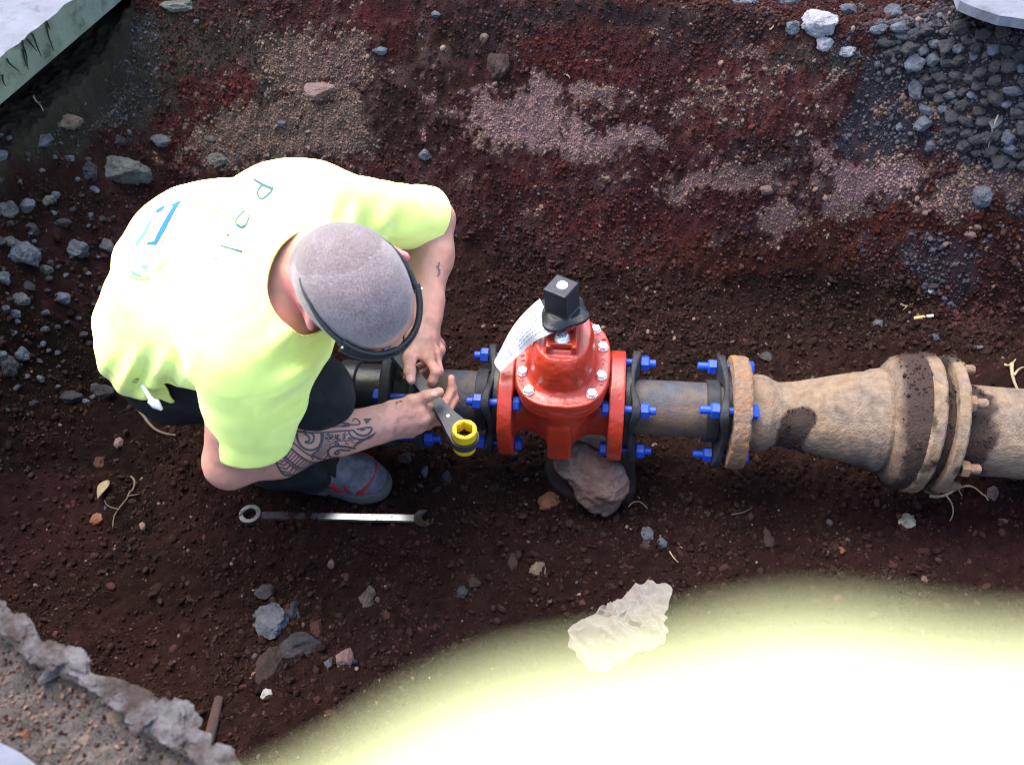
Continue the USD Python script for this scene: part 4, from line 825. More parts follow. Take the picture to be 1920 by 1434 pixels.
# crumbs of earth caked on the castings
cr_, cw_ = [], []
for mm_, fn_ in ((skin_of(prof, .0013, droop=droop), mud), (collar(.690, .716, .1400, .06), mud2), (collar(.736, .758, .1375, .05), mud2), (m, mud3)):
    vv = np.array(mm_.vertices); w = fn_(vv); ok = (w > .5) & (vv[:, 0] > .40) & (vv[:, 0] < 1.3); vv = vv[ok]; nn_ = meshkit.arrays(mm_, True)[2][ok]; k = rr_.random(len(vv)) < (.16 if fn_ is mud3 else .30)
    k &= meshkit.fbm(vv * 30, 2, 77) > .47; cr_.append(vv[k] + rr_.normal(0, .0012, (k.sum(), 3))); cw_.append(rr_.lognormal(math.log(.0020), .45, k.sum()))
scatter('caked_earth_crumbs', np.vstack(cr_), np.clip(np.concatenate(cw_), .001, .006), mat('caked_crumbs', (.034, .020, .0155), rough=.95, var=.35, scale=300.0, spec=.02, objrand=.45), 'crumbs of brown earth caked on the old iron fittings', small, 50)
# things on and under the main
fl = Field([-.10, -.17, -.05], [.20, .10, .10], .003)
fl.disc([.050, -.030, .010], [0, 0, 1], .088, .028, r=.012); fl.box([.115, -.045, .014], [.045, .06, .030], r=.02, k=.02); fl.displace(.006, 24, 5)
tag(obj('support_block', fl.surface(), m_rubber, None, smooth=True), 'dark grey block propping the red valve behind the big rock', 'block')
fl = Field([-.05, -.32, -.05], [.30, .05, .25], .003)
pR = at_z(1114, 893, .085); o = pR; q_ = .90
for e_, r_, in ((CR * -.045 + CU * .040, (.046, .042, .05)), (CR * .000 + CU * -.005, (.060, .055, .055)), (CR * .042 + CU * -.018, (.042, .045, .05)), (CR * .016 + CU * -.05, (.034, .036, .045))): fl.ball(o + e_ * q_, np.array(r_) * q_, k=.03)
ax_ = [fl.lo[i] + fl.h * np.arange(fl.n[i]) for i in range(3)]
for e_, nn in ((CR * .030 + CU * .062, CR * .6 + CU * .8), (CR * .076, CR * 1.0 + CU * .15), (-CU * .070 - CR * .06, -CU * .7 - CR * .7), (CR * .078 - CU * .06, CR * .8 - CU * .6), (-CF * .060, -CF), (-CF * .04 + CR * .05, -CF * .8 + CR * .6), (-CF * .045 - CU * .05, -CF * .75 - CU * .65), (-CF * .045 + CU * .05 - CR * .03, -CF * .8 + CU * .5)):
    nn = nn / np.linalg.norm(nn); q = o + e_ * q_; pd = (ax_[0][:, None, None] - q[0]) * nn[0] + (ax_[1][None, :, None] - q[1]) * nn[1] + (ax_[2][None, None, :] - q[2]) * nn[2]; fl._join(tuple(slice(0, n) for n in fl.n), (-pd).astype(np.float32), .012, sub=True)
fl.displace(.014, 18, 6, 4, band=.05); fl.displace(.004, 70, 8, 3)
tag(obj('big_rock', fl.surface(), stone_mat('big_rock', (.205, .118, .092), (.27, .200, .178), c2_scale=14.0, c2_at=.60), None, smooth=True), 'big reddish brown rock wedged under the front of the red valve', 'rock')
# ------------------------------------------------------------------ the crouching worker
m_skin = mat('skin', (.4, .22, .17), rough=.48, var=.10, scale=70.0, spec=.4, sss=.12, bump=.0006, bscale=420.0, attr='tone')
m_shirt = mat('hi_vis_cloth', (.84, .98, .24), rough=.8, var=.035, scale=30.0, spec=.2, sheen=.15, bump=.0006, bscale=1100.0)
m_print = mat('shirt_print', (.036, .105, .125), rough=.8, var=.2, spec=.2)
m_print2 = mat('shirt_print_blue', (.02, .125, .28), rough=.8, var=.2, spec=.2)
m_print3 = mat('shirt_print_pale', (.12, .33, .28), rough=.8, var=.2, spec=.2)
m_trouser = mat('black_trousers', (.012, .013, .014), rough=.9, var=.3, scale=30.0, c2=(.030, .029, .029), c2_at=.62, spec=.2, bump=.0010, bscale=700.0)
m_tattoo = mat('tattoo_ink', (.050, .046, .048), rough=.55, var=.25, scale=90.0, spec=.35)
sh = dict(
    neck=at_z(538, 497, .69), shR=at_z(460, 640, .635), shL=at_z(600, 400, .655), elR=at_z(432, 866, .375), wrR=at_z(706, 797, .352), elL=at_z(812, 412, .45), wrL=at_z(792, 622, .355),
    pel=at_z(292, 635, .40), hipR=at_z(330, 690, .36), hipL=at_z(310, 560, .36), knR=at_z(588, 735, .43), anR=at_z(520, 868, .12), knL=at_z(712, 505, .31), anL=at_z(430, 610, .10), toL=at_z(520, 600, .05))
H = at_d(674, 549, 1.40); w_ = CAM - H; w_ /= np.linalg.norm(w_); fi_ = .60 * CR - .80 * CU
HU = w_ + .17 * fi_; HU /= np.linalg.norm(HU); HF = fi_ - HU * (fi_ @ HU); HF /= np.linalg.norm(HF); HL = np.cross(HU, HF); HR = np.stack([HF, HL, HU], 1)
def hp(f, l, u): f, l, u = f * .96, l * .96, u * .97; return H + HF * f + HL * l + HU * u
TORSO = [(540, 420, 1.64, .094), (405, 470, 1.74, .113), (334, 552, 1.83, .104), (312, 614, 1.79, .106), (415, 590, 1.64, .118), (478, 612, 1.53, .100), (525, 500, 1.60, .112), (390, 530, 1.68, .135)]
TP = [(at_d(u, v, d), r) for u, v, d, r in TORSO]
def torso(f, grow, k):
    for (i, j) in ((0, 1), (1, 2), (3, 4), (4, 5), (0, 6), (6, 5), (7, 6), (7, 1), (7, 4), (2, 3), (7, 3), (7, 2)): f.cone(TP[i][0], TP[j][0], TP[i][1] + grow, TP[j][1] + grow, k=k)
FI = {  # each finger: four joints (u, v, z) and its radii
    'R': [((785, 768, .350), (832, 757, .303), (847, 731, .308), (846, 709, .328), .0092), ((795, 786, .336), (838, 772, .288), (852, 748, .290), (850, 726, .304), .0093), ((786, 800, .322), (825, 788, .277), (841, 768, .271), (838, 748, .279), .0088), ((770, 809, .312), (803, 799, .277), (820, 785, .266), (818, 768, .269), .0078)],
    'L': [((801, 668, .362), (817, 696, .360), (811, 713, .346), (803, 724, .330), .0094), ((816, 664, .345), (822, 696, .330), (800, 712, .302), (776, 719, .298), .0094), ((823, 656, .326), (818, 687, .308), (790, 702, .284), (762, 708, .286), .0088), ((824, 646, .308), (815, 671, .288), (784, 688, .274), (755, 697, .276), .0078)]}
TH_ = {'R': [(738, 772, .352), (772, 753, .366), (800, 743, .370), (824, 735, .366)], 'L': [(776, 648, .360), (768, 672, .370), (768, 696, .371), (771, 713, .364)]}
b = Field([-1.02, -.47, -.01], [-.08, .42, .90], .0036)
torso(b, -.016, .05)
b.cone(sh['pel'] + [.02, 0, 0], TP[7][0], .085, .10, k=.05); b.cone(sh['hipR'] + [.01, 0, 0], sh['hipL'] + [.04, 0, 0], .08, .075, k=.05)
for hip, kn, an in (('hipR', 'knR', 'anR'), ('hipL', 'knL', 'anL')): b.cone(sh[hip], sh[kn], .075, .052, k=.04); b.cone(sh[kn], sh[an], .05, .028, k=.02)
b.cone(sh['anR'], at_z(650, 905, .030), .020, .014, k=.01); b.cone(sh['anL'], sh['toL'], .026, .018, k=.01)
b.cone(TP[0][0], sh['shL'], .085, .062, k=.05); b.cone(sh['shL'], sh['elL'], .052, .043, k=.03); b.cone(TP[5][0], sh['shR'], .085, .062, k=.05); b.cone(sh['shR'], sh['elR'], .054, .046, k=.03)
def along(a, c, t): return sh[a] + (sh[c] - sh[a]) * t
for s in 'LR':
    e, wv = sh['el' + s], sh['wr' + s]; side = np.cross(wv - e, CF); side /= np.linalg.norm(side)
    b.cone(e, e + (wv - e) * .32, .042, .0445, k=.02); b.cone(e + (wv - e) * .32, wv, .0445, .0290, k=.03); b.cone(e + (wv - e) * .75 + side * .008, wv + side * .009, .028, .023, k=.02); b.cone(e + (wv - e) * .75 - side * .008, wv - side * .009, .028, .023, k=.02)
    mc = [at_z(*f[0]) for f in FI[s]]
    for q, m0 in enumerate(mc): b.cone(wv + (mc[q] - mc[1]) * .45, m0, .0165, .0115, k=.016)
    t = [at_z(*x) for x in TH_[s]]; b.cone(wv, t[0], .020, .019, k=.02); b.cone(t[0], mc[0], .014, .012, k=.018)
    b.cone(t[0], t[1], .0165, .0125, k=.010); b.cone(t[1], t[2], .0122, .0112, k=.005); b.cone(t[2], t[3], .0114, .0092, k=.004); b.ball(t[1], .0132, k=.004); b.ball(t[2], .0122, k=.004)
    for f in FI[s]:
        j = [at_z(*x) for x in f[:4]]; r = f[4]; b.cone(j[0], j[1], r * 1.12, r * 1.0, k=.006); b.cone(j[1], j[2], r, r * .92, k=.003); b.cone(j[2], j[3], r * .92, r * .80, k=.003); b.ball(j[0], r * 1.25, k=.006); b.ball(j[1], r * 1.10, k=.004); b.ball(j[2], r * 1.0, k=.003)
# head
b.ball(hp(-.004, 0, .0), (.095, .0745, .093), HR, k=0.01); b.ball(hp(-.030, 0, -.012), (.070, .071, .077), HR, k=.03); b.ball(hp(.030, 0, -.075), (.066, .060, .070), HR, k=.03); b.ball(hp(.062, 0, -.115), (.030, .036, .028), HR, k=.03)
b.cone(hp(.085, 0, -.052), hp(.112, 0, -.088), .010, .013, k=.014); b.cone(hp(.095, 0, -.09), hp(.094, .014, -.09), .009, .008, k=.01); b.cone(hp(.095, 0, -.09), hp(.094, -.014, -.09), .009, .008, k=.01)
b.cone(hp(.082, -.032, -.034), hp(.082, .032, -.034), .013, .013, k=.02); b.cone(hp(.080, -.02, -.113), hp(.080, .02, -.113), .007, .007, k=.008); b.cone(hp(.078, -.018, -.123), hp(.078, .018, -.123), .007, .007, k=.008)
for s in (-1, 1):
    b.ball(hp(.080, s * .032, -.058), (.012, .016, .010), HR, k=.004, sub=True); b.ball(hp(.072, s * .032, -.058), .0125, k=.002)
    E3 = HR @ trimesh.transformations.euler_matrix(0, 0, s * .45)[:3, :3]
    b.ball(hp(-.016, s * .083, -.052), (.030, .0085, .034), E3, k=.006); b.ball(hp(-.020, s * .090, -.050), (.017, .006, .022), E3, k=.004, sub=True); b.ball(hp(-.004, s * .076, -.078), (.010, .008, .011), HR, k=.008)
b.cone(sh['neck'], hp(-.042, 0, -.055), .064, .060, k=.03); b.cone(TP[6][0], sh['neck'], .09, .066, k=.05)
b.displace(.0012, 40, 61)
bm = b.surface(); V = np.array(bm.vertices)
def local(p): q = p - H; return q @ HF, q @ HL, q @ HU
hf, hl, hu = local(V); inhead = (hf ** 2 / .13 ** 2 + hl ** 2 / .105 ** 2 + (hu + .03) ** 2 / .15 ** 2) < 1
n1, n2, n3 = meshkit.fbm(V * 14, 3, 71), meshkit.fbm(V * 60, 4, 72), meshkit.fbm(V * 25, 3, 73)
tone = np.array((.42, .212, .150)) * (.86 + .28 * n1[:, None]) * np.array([1, 1, 1])
red = np.clip((n3 - .45) * 2, 0, 1)[:, None] * .5; tone = tone * (1 - red) + np.array((.46, .175, .13)) * red
dh = np.minimum.reduce([np.linalg.norm(V - sh['wr' + s] * .25 - at_z(*FI[s][0][0]) * .75, axis=1) for s in 'LR'])
for s in 'LR':
    for f in FI[s] + [tuple(TH_[s]) + (.01,)]:
        for jn in f[1:3]: d = np.linalg.norm(V - at_z(*jn), axis=1); k = np.exp(-(d / .011) ** 2)[:, None] * .5; tone = tone * (1 - k) + np.array((.36, .12, .095)) * k
dirt = smoothstep(.11, .04, dh) * smoothstep(.46, .64, n2 + .12 * n3) * .38 + smoothstep(.09, .03, dh) * .05; tone = tone * (1 - dirt[:, None]) + np.array((.085, .050, .036)) * dirt[:, None]
ear = smoothstep(.070, .078, np.abs(hl)) * inhead * (hu < -.01) * (hf < .03); tone = tone * (1 - ear[:, None] * .7) + np.array((.60, .18, .18)) * ear[:, None] * .7
worker = thing('person', 'man in a fluorescent yellow shirt and black trousers crouching over the pipe with a tool', 'person')
body_p = obj('body', bm, m_skin, worker, smooth=True, prim={'tone': (tone, 'c')})
skin = Skin(bm)
# cropped hair
vn = meshkit.arrays(bm, True)[2]
line = .030 - .055 * smoothstep(.06, -.02, hf) - .040 * smoothstep(-.02, -.08, hf) + .028 * smoothstep(.055, .085, hf) - .02 * smoothstep(.05, .07, np.abs(hl)) * (hf > -.03) * (hf < .05)
fade = smoothstep(-.008, .022, hu - line) * inhead * smoothstep(.083, .077, np.abs(hl))
hv = V + vn * .0009; hm = trimesh.Trimesh(hv, bm.faces[(fade[bm.faces] > .01).all(1)], process=False); used = np.unique(hm.faces); hm.remove_unreferenced_vertices()
swirl = meshkit.fbm(np.c_[np.arctan2(hl[used], hf[used] + .03) * 9, np.hypot(hl[used], hf[used] + .03) * 30, hu[used] * 10], 3, 74)
hair = usdkit.material(stage, '/World/Looks/cropped_hair', {'g': ('geometry', {}), 'n': ('noise_texture', {'scale': 420.0, 'detail': 2.0}), 'r': ('rgb_ramp', {'ramp': [(.3, (.045, .038, .042)), (.5, (.092, .078, .084)), (.72, (.185, .160, .165))]}), 'n5': ('noise_texture', {'scale': 26.0, 'detail': 3.0}), 'r5': ('rgb_ramp', {'ramp': [(.3, (.8,) * 3), (.7, (1.2,) * 3)]}), 'm': ('mix', {'mix_type': 'multiply', 'fac': 1.0}),
    'a': ('attribute', {'attribute': 'fade'}), 'n2': ('noise_texture', {'scale': 900.0, 'detail': 2.0}), 's': ('math', {'math_type': 'add'}), 'rr': ('rgb_ramp', {'ramp': [(.62, (0, 0, 0)), (1.0, (1, 1, 1))]}), 'k': ('math', {'math_type': 'multiply', 'value2': .60}),
    'b': ('bump', {'strength': 1.0, 'distance': .0012}), 'p': ('principled_bsdf', {'roughness': .75, 'specular_ior_level': .3, 'sheen_weight': .25}), 't': ('transparent_bsdf', {}), 'x': ('mix_closure', {})},
    [('g.position', 'n.vector'), ('n.fac', 'r.fac'), ('g.position', 'n5.vector'), ('n5.fac', 'r5.fac'), ('r.color', 'm.color1'), ('r5.color', 'm.color2'), ('m.color', 'p.base_color'), ('g.position', 'n2.vector'), ('n2.fac', 's.value1'), ('a.fac', 's.value2'), ('s.value', 'k.value1'), ('k.value', 'rr.fac'), ('rr.color', 'x.fac'), ('n.fac', 'b.height'), ('b.normal', 'p.normal'), ('t.BSDF', 'x.closure1'), ('p.BSDF', 'x.closure2')], surface='x.closure')
obj('cropped_hair', hm, hair, worker, smooth=True, prim={'fade': (fade[used], 'f')})
# nails
nl = mat('nail', (.46, .29, .24), rough=.35, var=.1, spec=.5)
for s, (u, v, ru, rv) in (('R', (814, 738, 6.5, 5.0)), ('L', (768, 709, 5.5, 7.0))):
    a = np.linspace(0, 2 * np.pi, 24)[:-1]; obj('thumb_nail', print_on(skin, Polygon(np.c_[u + ru * np.cos(a), v + rv * np.sin(a)]), .0006, 3.0), nl, body_p, smooth=True)
# tattoo, drawn where the photograph shows it (coordinates of an enlargement)
def zt(pts, n=0):
    p = np.asarray(pts, float); p = spline(np.c_[p, p[:, :1] * 0], n)[:, :2] if n else p; return np.c_[480 + p[:, 0] / 6.518, 740 + p[:, 1] / 6.518]
def stroke(pts, wd, n=24): return LineString(zt(pts, n)).buffer(wd / 6.518 / 1.8, cap_style=1, quad_segs=2)
def fill(pts): return Polygon(zt(pts))
S = [stroke([(242, 720), (250, 830), (300, 920), (400, 985), (520, 1000)], 20), stroke([(300, 650), (340, 770), (430, 860), (540, 920), (640, 950)], 16), stroke([(305, 610), (430, 660), (560, 765), (700, 825), (860, 832)], 22), stroke([(290, 660), (385, 785), (480, 862), (600, 905), (720, 900)], 20),
     stroke([(350, 555), (470, 600), (590, 700), (740, 770), (830, 800), (930, 780)], 18), stroke([(500, 480), (520, 580), (580, 650), (670, 675), (760, 640), (800, 550), (800, 470)], 26), stroke([(600, 480), (640, 510), (650, 560), (600, 575), (660, 590), (705, 550), (700, 490), (660, 470)], 22), stroke([(480, 445), (640, 462), (800, 462), (1000, 448), (1190, 432)], 18),
     stroke([(560, 455), (700, 415), (860, 400), (1000, 385), (1120, 372)], 14), stroke([(1060, 350), (1130, 360), (1060, 385), (1140, 380)], 16), stroke([(1180, 320), (1250, 310), (1270, 345), (1180, 365), (1080, 360)], 16),
     stroke([(1130, 445), (1180, 515), (1290, 545), (1400, 520), (1440, 480)], 20), stroke([(1190, 435), (1260, 490), (1380, 472), (1415, 412), (1330, 405), (1240, 420)], 22), fill([(1245, 420), (1290, 405), (1345, 425), (1295, 445)]), fill([(1310, 292), (1415, 288), (1352, 362)]),
     stroke([(1210, 655), (1110, 635), (1000, 625), (910, 645), (880, 690), (900, 755), (1000, 778)], 24), stroke([(1150, 675), (1050, 672), (980, 690), (960, 720), (1000, 725), (1010, 700)], 20), stroke([(820, 480), (800, 600), (740, 690), (680, 740), (700, 790)], 18), stroke([(880, 690), (840, 780), (760, 790)], 16), stroke([(900, 620), (1000, 560), (1130, 560), (1200, 545)], 12)]
for t in np.linspace(.04, .96, 15):                                     # rungs of the ladder band
    a, c = [LineString(zt(x, 24)).interpolate(t, normalized=True) for x in ([(305, 610), (430, 660), (560, 765), (700, 825), (860, 832)], [(290, 660), (385, 785), (480, 862), (600, 905), (720, 900)])]; S.append(LineString([a, c]).buffer(1.1))
for t in np.linspace(.08, .9, 7):                                       # chevrons
    a, c = [LineString(zt(x, 24)).interpolate(t, normalized=True) for x in ([(250, 740), (262, 840), (310, 915), (400, 970), (510, 990)], [(330, 780), (430, 868), (540, 925), (600, 945)])]; mpt = ((a.x + c.x) / 2 + 3.5, (a.y + c.y) / 2 + 5.0); S.append(LineString([(a.x, a.y), mpt, (c.x, c.y)]).buffer(1.0))
for t in np.linspace(.05, .95, 12):                                     # bricks round the spiral
    a = LineString(zt([(820, 480), (800, 600), (740, 690), (680, 740)], 24)).interpolate(t, normalized=True); c = LineString(zt([(950, 470), (900, 620), (850, 720), (770, 780)], 24)).interpolate(t, normalized=True); S.append(LineString([a, c]).buffer(.95))
rt = np.random.default_rng(8)
for k in range(46):
    x, y = rt.uniform(840, 1190), rt.uniform(470, 600); 
    if x < 900 and y > 560: continue
    a = rt.choice([.35, 1.2, -.5]); L = rt.uniform(22, 46); S.append(LineString(zt([(x, y), (x + L * math.cos(a), y + L * math.sin(a))])).buffer(.95))
for k in range(9): x = 1190 + k * 28; S.append(LineString(zt([(x, 640 - k * 17), (x + 46, 575 - k * 14)])).buffer(1.0))
tat = shapely.union_all(S)
obj('tattoo', print_on(skin, tat, .0006, 5.0), m_tattoo, body_p, smooth=False)
obj('tattoo', print_on(skin, shapely.union_all([LineString([(823, 493), (821, 503), (824, 512), (820, 518)]).buffer(1.6), LineString([(818, 500), (825, 507)]).buffer(1.2)]), .0006, 4.0), mat('faded_tattoo', (.13, .085, .08), rough=.5), body_p)

# shirt ---------------------------------------------------------------
s_ = Field([-1.06, -.47, .22], [-.14, .40, .93], .0055)
torso(s_, 0.0, .045)
slL, slR = at_z(788, 408, .478), at_z(470, 818, .415)
s_.cone(TP[0][0], sh['shL'], .086, .076, k=.04); s_.cone(sh['shL'], slL, .076, .058, k=.04); s_.cone(slL, slL + (slL - sh['shL']) * .3, .060, .062, k=.02)
s_.cone(TP[5][0], sh['shR'], .096, .084, k=.04); s_.cone(sh['shR'], slR, .084, .066, k=.03); s_.cone(slR, slR + (slR - sh['shR']) * .3, .067, .070, k=.02)
s_.cone(at_d(545, 610, 1.58), at_d(530, 720, 1.63), .055, .050, k=.06)                         # loose front hanging under the chest
s_.cone(sh['pel'] + [.02, 0, 0], TP[7][0] * .5 + sh['pel'] * .5, .108, .112, k=.05); s_.cone(sh['hipR'] + [.005, 0, .02], sh['hipL'] + [.04, 0, .02], .100, .096, k=.05); s_.cone(at_d(248, 672, 1.86), at_d(330, 652, 1.82), .055, .06, k=.05)                          # tail of the shirt
s_.cone(TP[6][0], sh['neck'], .10, .080, k=.05); s_.cone(sh['neck'], sh['neck'] + (H - sh['neck']) * .70, .080, .068, k=.03)
i = np.argwhere(np.abs(s_.d) < .03); p = s_.lo + i * s_.h
ud, vd, _ = proj(p)
fold = np.exp(-(((ud - 650) / 85) ** 2 + ((vd - 425) / 42) ** 2)) * np.sin((ud + .35 * vd) * .105 + 3 * meshkit.noise(p * 9, 3)) * .0075 + np.exp(-(((ud - 560) / 55) ** 2 + ((vd - 660) / 90) ** 2)) * np.sin((vd * .8 + ud * .55) * .075 + 4 * meshkit.noise(p * 8, 4)) * .010
big = (meshkit.fbm(np.c_[p[:, 0] * 9, p[:, 1] * 9, p[:, 2] * 9], 3, 81) - .5) * .012 + (np.abs(meshkit.noise(np.c_[(p[:, 0] + p[:, 2]) * 15, (p[:, 1]) * 15, p[:, 2] * 9], 82) - .5) - .25) * .010
hemr = np.exp(-(((ud - 270) / 70) ** 2 + ((vd - 705) / 40) ** 2)) * np.sin(ud * .11 + vd * .05) * .008
s_.d[tuple(i.T)] += (fold + big + hemr).astype(np.float32)
sm = s_.surface()
nk = H - sh['neck']; nk /= np.linalg.norm(nk)
def keep(v):
    aL, aR = slL - sh['shL'], slR - sh['shR']; aL, aR = aL / np.linalg.norm(aL), aR / np.linalg.norm(aR); mn = lambda *x: np.minimum.reduce(x)
    wob = .010 * (meshkit.noise(v * 14, 5) - .5); nL, nR = np.linalg.norm(v - slL, axis=1), np.linalg.norm(v - slR, axis=1)
    outL = mn((v - slL) @ (aL * .92 - CU * .28) - .012 - wob, .20 - nL); outR = mn((v - slR) @ aR - wob, .20 - nR)
    t = (v - sh['neck']) @ nk; dn = np.linalg.norm(v - sh['neck'] - t[:, None] * nk, axis=1); outN = -.022 * np.log(np.exp(-(t - .060 - .10 * ((v - sh['neck']) @ CU)) / .022) + np.exp(-(.094 - dn) / .022))
    u, vv, _ = proj(v); hem = mn(.375 + .014 * np.sin(u * .05) - v[:, 2] + .10 * (v[:, 0] + .85), -.60 - v[:, 0]); front = mn(.46 - v[:, 2], v[:, 0] + .60, nR - .17, nL - .17)
    return -np.maximum.reduce([outL, outR, outN, hem, front])
sm = clip(sm, keep); cc = trimesh.graph.connected_component_labels(sm.face_adjacency, node_count=len(sm.faces)); sm.update_faces(cc == np.bincount(cc).argmax()); sm.remove_unreferenced_vertices()
shirt = obj('shirt', solidify(sm, .0030), m_shirt, worker, smooth=True)
ss = Skin(sm)
col_path = []
for a in np.linspace(0, 2 * np.pi, 49):                                 # ribbed collar
    B = basis(nk, CU); d = B[:, 1] * math.cos(a) + B[:, 2] * math.sin(a); col_path.append(sh['neck'] + nk * (-.018 + .0 * a) + d * .086)
cp = ss.put(np.array(col_path), .001)
# print on the back (pixel coordinates)
def zp(pts, n=0):
    p = np.asarray(pts, float); p = spline(np.c_[p, p[:, :1] * 0], n)[:, :2] if n else p; return np.c_[220 + p[:, 0] / 5.975, 320 + p[:, 1] / 5.975]
def ln(pts, wd, n=16): return LineString(zp(pts, n) if len(pts) > 2 else zp(pts)).buffer(wd / 5.975 / 2, cap_style=2, quad_segs=3)
letters = [shapely.union_all([Polygon(zp([(1530, 85), (1640, 145), (1755, 192), (1738, 228), (1640, 180), (1518, 108)])).buffer(0), ln([(1620, 165), (1575, 225), (1580, 290), (1612, 322), (1660, 300), (1715, 250), (1742, 205)], 20)]),
           shapely.union_all([ln([(1425, 440), (1360, 500), (1328, 575), (1350, 625), (1398, 640), (1440, 615), (1470, 545), (1480, 490)], 16), ln([(1345, 605), (1395, 635), (1435, 618)], 30)]),
           Polygon(zp([(1222, 725), (1250, 708), (1264, 722), (1236, 742)])).buffer(0), Polygon(zp([(1165, 832), (1290, 870), (1408, 895), (1402, 928), (1280, 885), (1160, 850)])).buffer(0), Polygon(zp([(1093, 985), (1118, 972), (1124, 982), (1100, 998)])).buffer(0)]
for nme, g in zip(('letter_print', 'letter_print', 'dot_print', 'letter_print', 'dot_print'), letters): obj(nme, print_on(ss, g, .0010, 4.0), m_print, shirt)
logo = shapely.union_all([Polygon(zp([(595, 375), (720, 320), (660, 430), (520, 700), (435, 835), (330, 830), (345, 800), (410, 795), (480, 650), (620, 400)])).buffer(0), Polygon(zp([(415, 470), (470, 415), (535, 380), (515, 430), (475, 465)])).buffer(0)]); [obj('logo_print', print_on(ss, g_, .0010, 4.0), m_print2, shirt) for g_ in logo.geoms]
pale = shapely.union_all([Polygon(zp([(370, 545), (385, 550), (330, 700), (215, 845), (190, 840), (290, 690)])).buffer(0), Polygon(zp([(690, 430), (640, 560), (620, 570), (670, 450)])).buffer(0), Polygon(zp([(590, 630), (500, 830), (485, 830), (560, 680)])).buffer(0), Polygon(zp([(150, 1110), (270, 1170), (260, 1185), (165, 1150)])).buffer(0), Polygon(zp([(270, 1030), (310, 1070), (360, 1020), (315, 1115), (285, 1100)])).buffer(0), Polygon(zp([(790, 200), (700, 235), (610, 290), (760, 210)])).buffer(0)]); [obj('logo_print', print_on(ss, g_, .0010, 4.0), m_print3, shirt) for g_ in pale.geoms]
thin = shapely.union_all([ln([(985, 115), (1030, 180), (1050, 330), (1110, 450), (1240, 540)], 8), ln([(1060, 400), (1110, 480), (1180, 545)], 6), ln([(945, 660), (1100, 605), (1190, 570)], 4), ln([(150, 1185), (260, 1220), (360, 1208)], 9), ln([(160, 1155), (270, 1190), (360, 1180)], 6), ln([(415, 1135), (490, 1075), (570, 1000)], 7), ln([(330, 770), (400, 660), (440, 580)], 6), ln([(840, 450), (880, 380), (925, 300)], 6)]); [obj('logo_line', print_on(ss, g_, .0010, 3.0), m_print, shirt) for g_ in thin.geoms]

# trousers -------------------------------------------------------------
t_ = Field([-1.02, -.40, .04], [-.22, .42, .62], .007)
t_.cone(sh['pel'] + [.02, 0, 0], TP[7][0] * .5 + sh['pel'] * .5, .100, .10, k=.05); t_.cone(sh['hipR'] + [.01, 0, 0], sh['hipL'] + [.04, 0, 0], .098, .092, k=.05)
for hip, kn, an in (('hipR', 'knR', 'anR'), ('hipL', 'knL', 'anL')): t_.cone(sh[hip], sh[kn], .094, .066, k=.04); t_.cone(sh[kn], sh[an], .066, .056, k=.03)
t_.cone(sh['anR'], at_z(588, 888, .080), .055, .040, k=.02)
t_.displace(.006, 16, 91, 3, band=.03); t_.displace(.006, 22, 92, 2, stretch=np.diag([.5, 1, 1.6]), band=.03)
tm = t_.surface(); tm = clip(tm, lambda v: np.where(v[:, 0] < -.62, .425 - v[:, 2], 1.0)); tm = clip(tm, lambda v: -np.maximum(np.minimum(.050 - v[:, 2], .16 - np.linalg.norm(v - sh['anR'], axis=1)), np.minimum(.085 - v[:, 2], .11 - np.linalg.norm(v - sh['anL'], axis=1))))
tr = obj('trousers', solidify(tm, .003), m_trouser, worker, smooth=True)
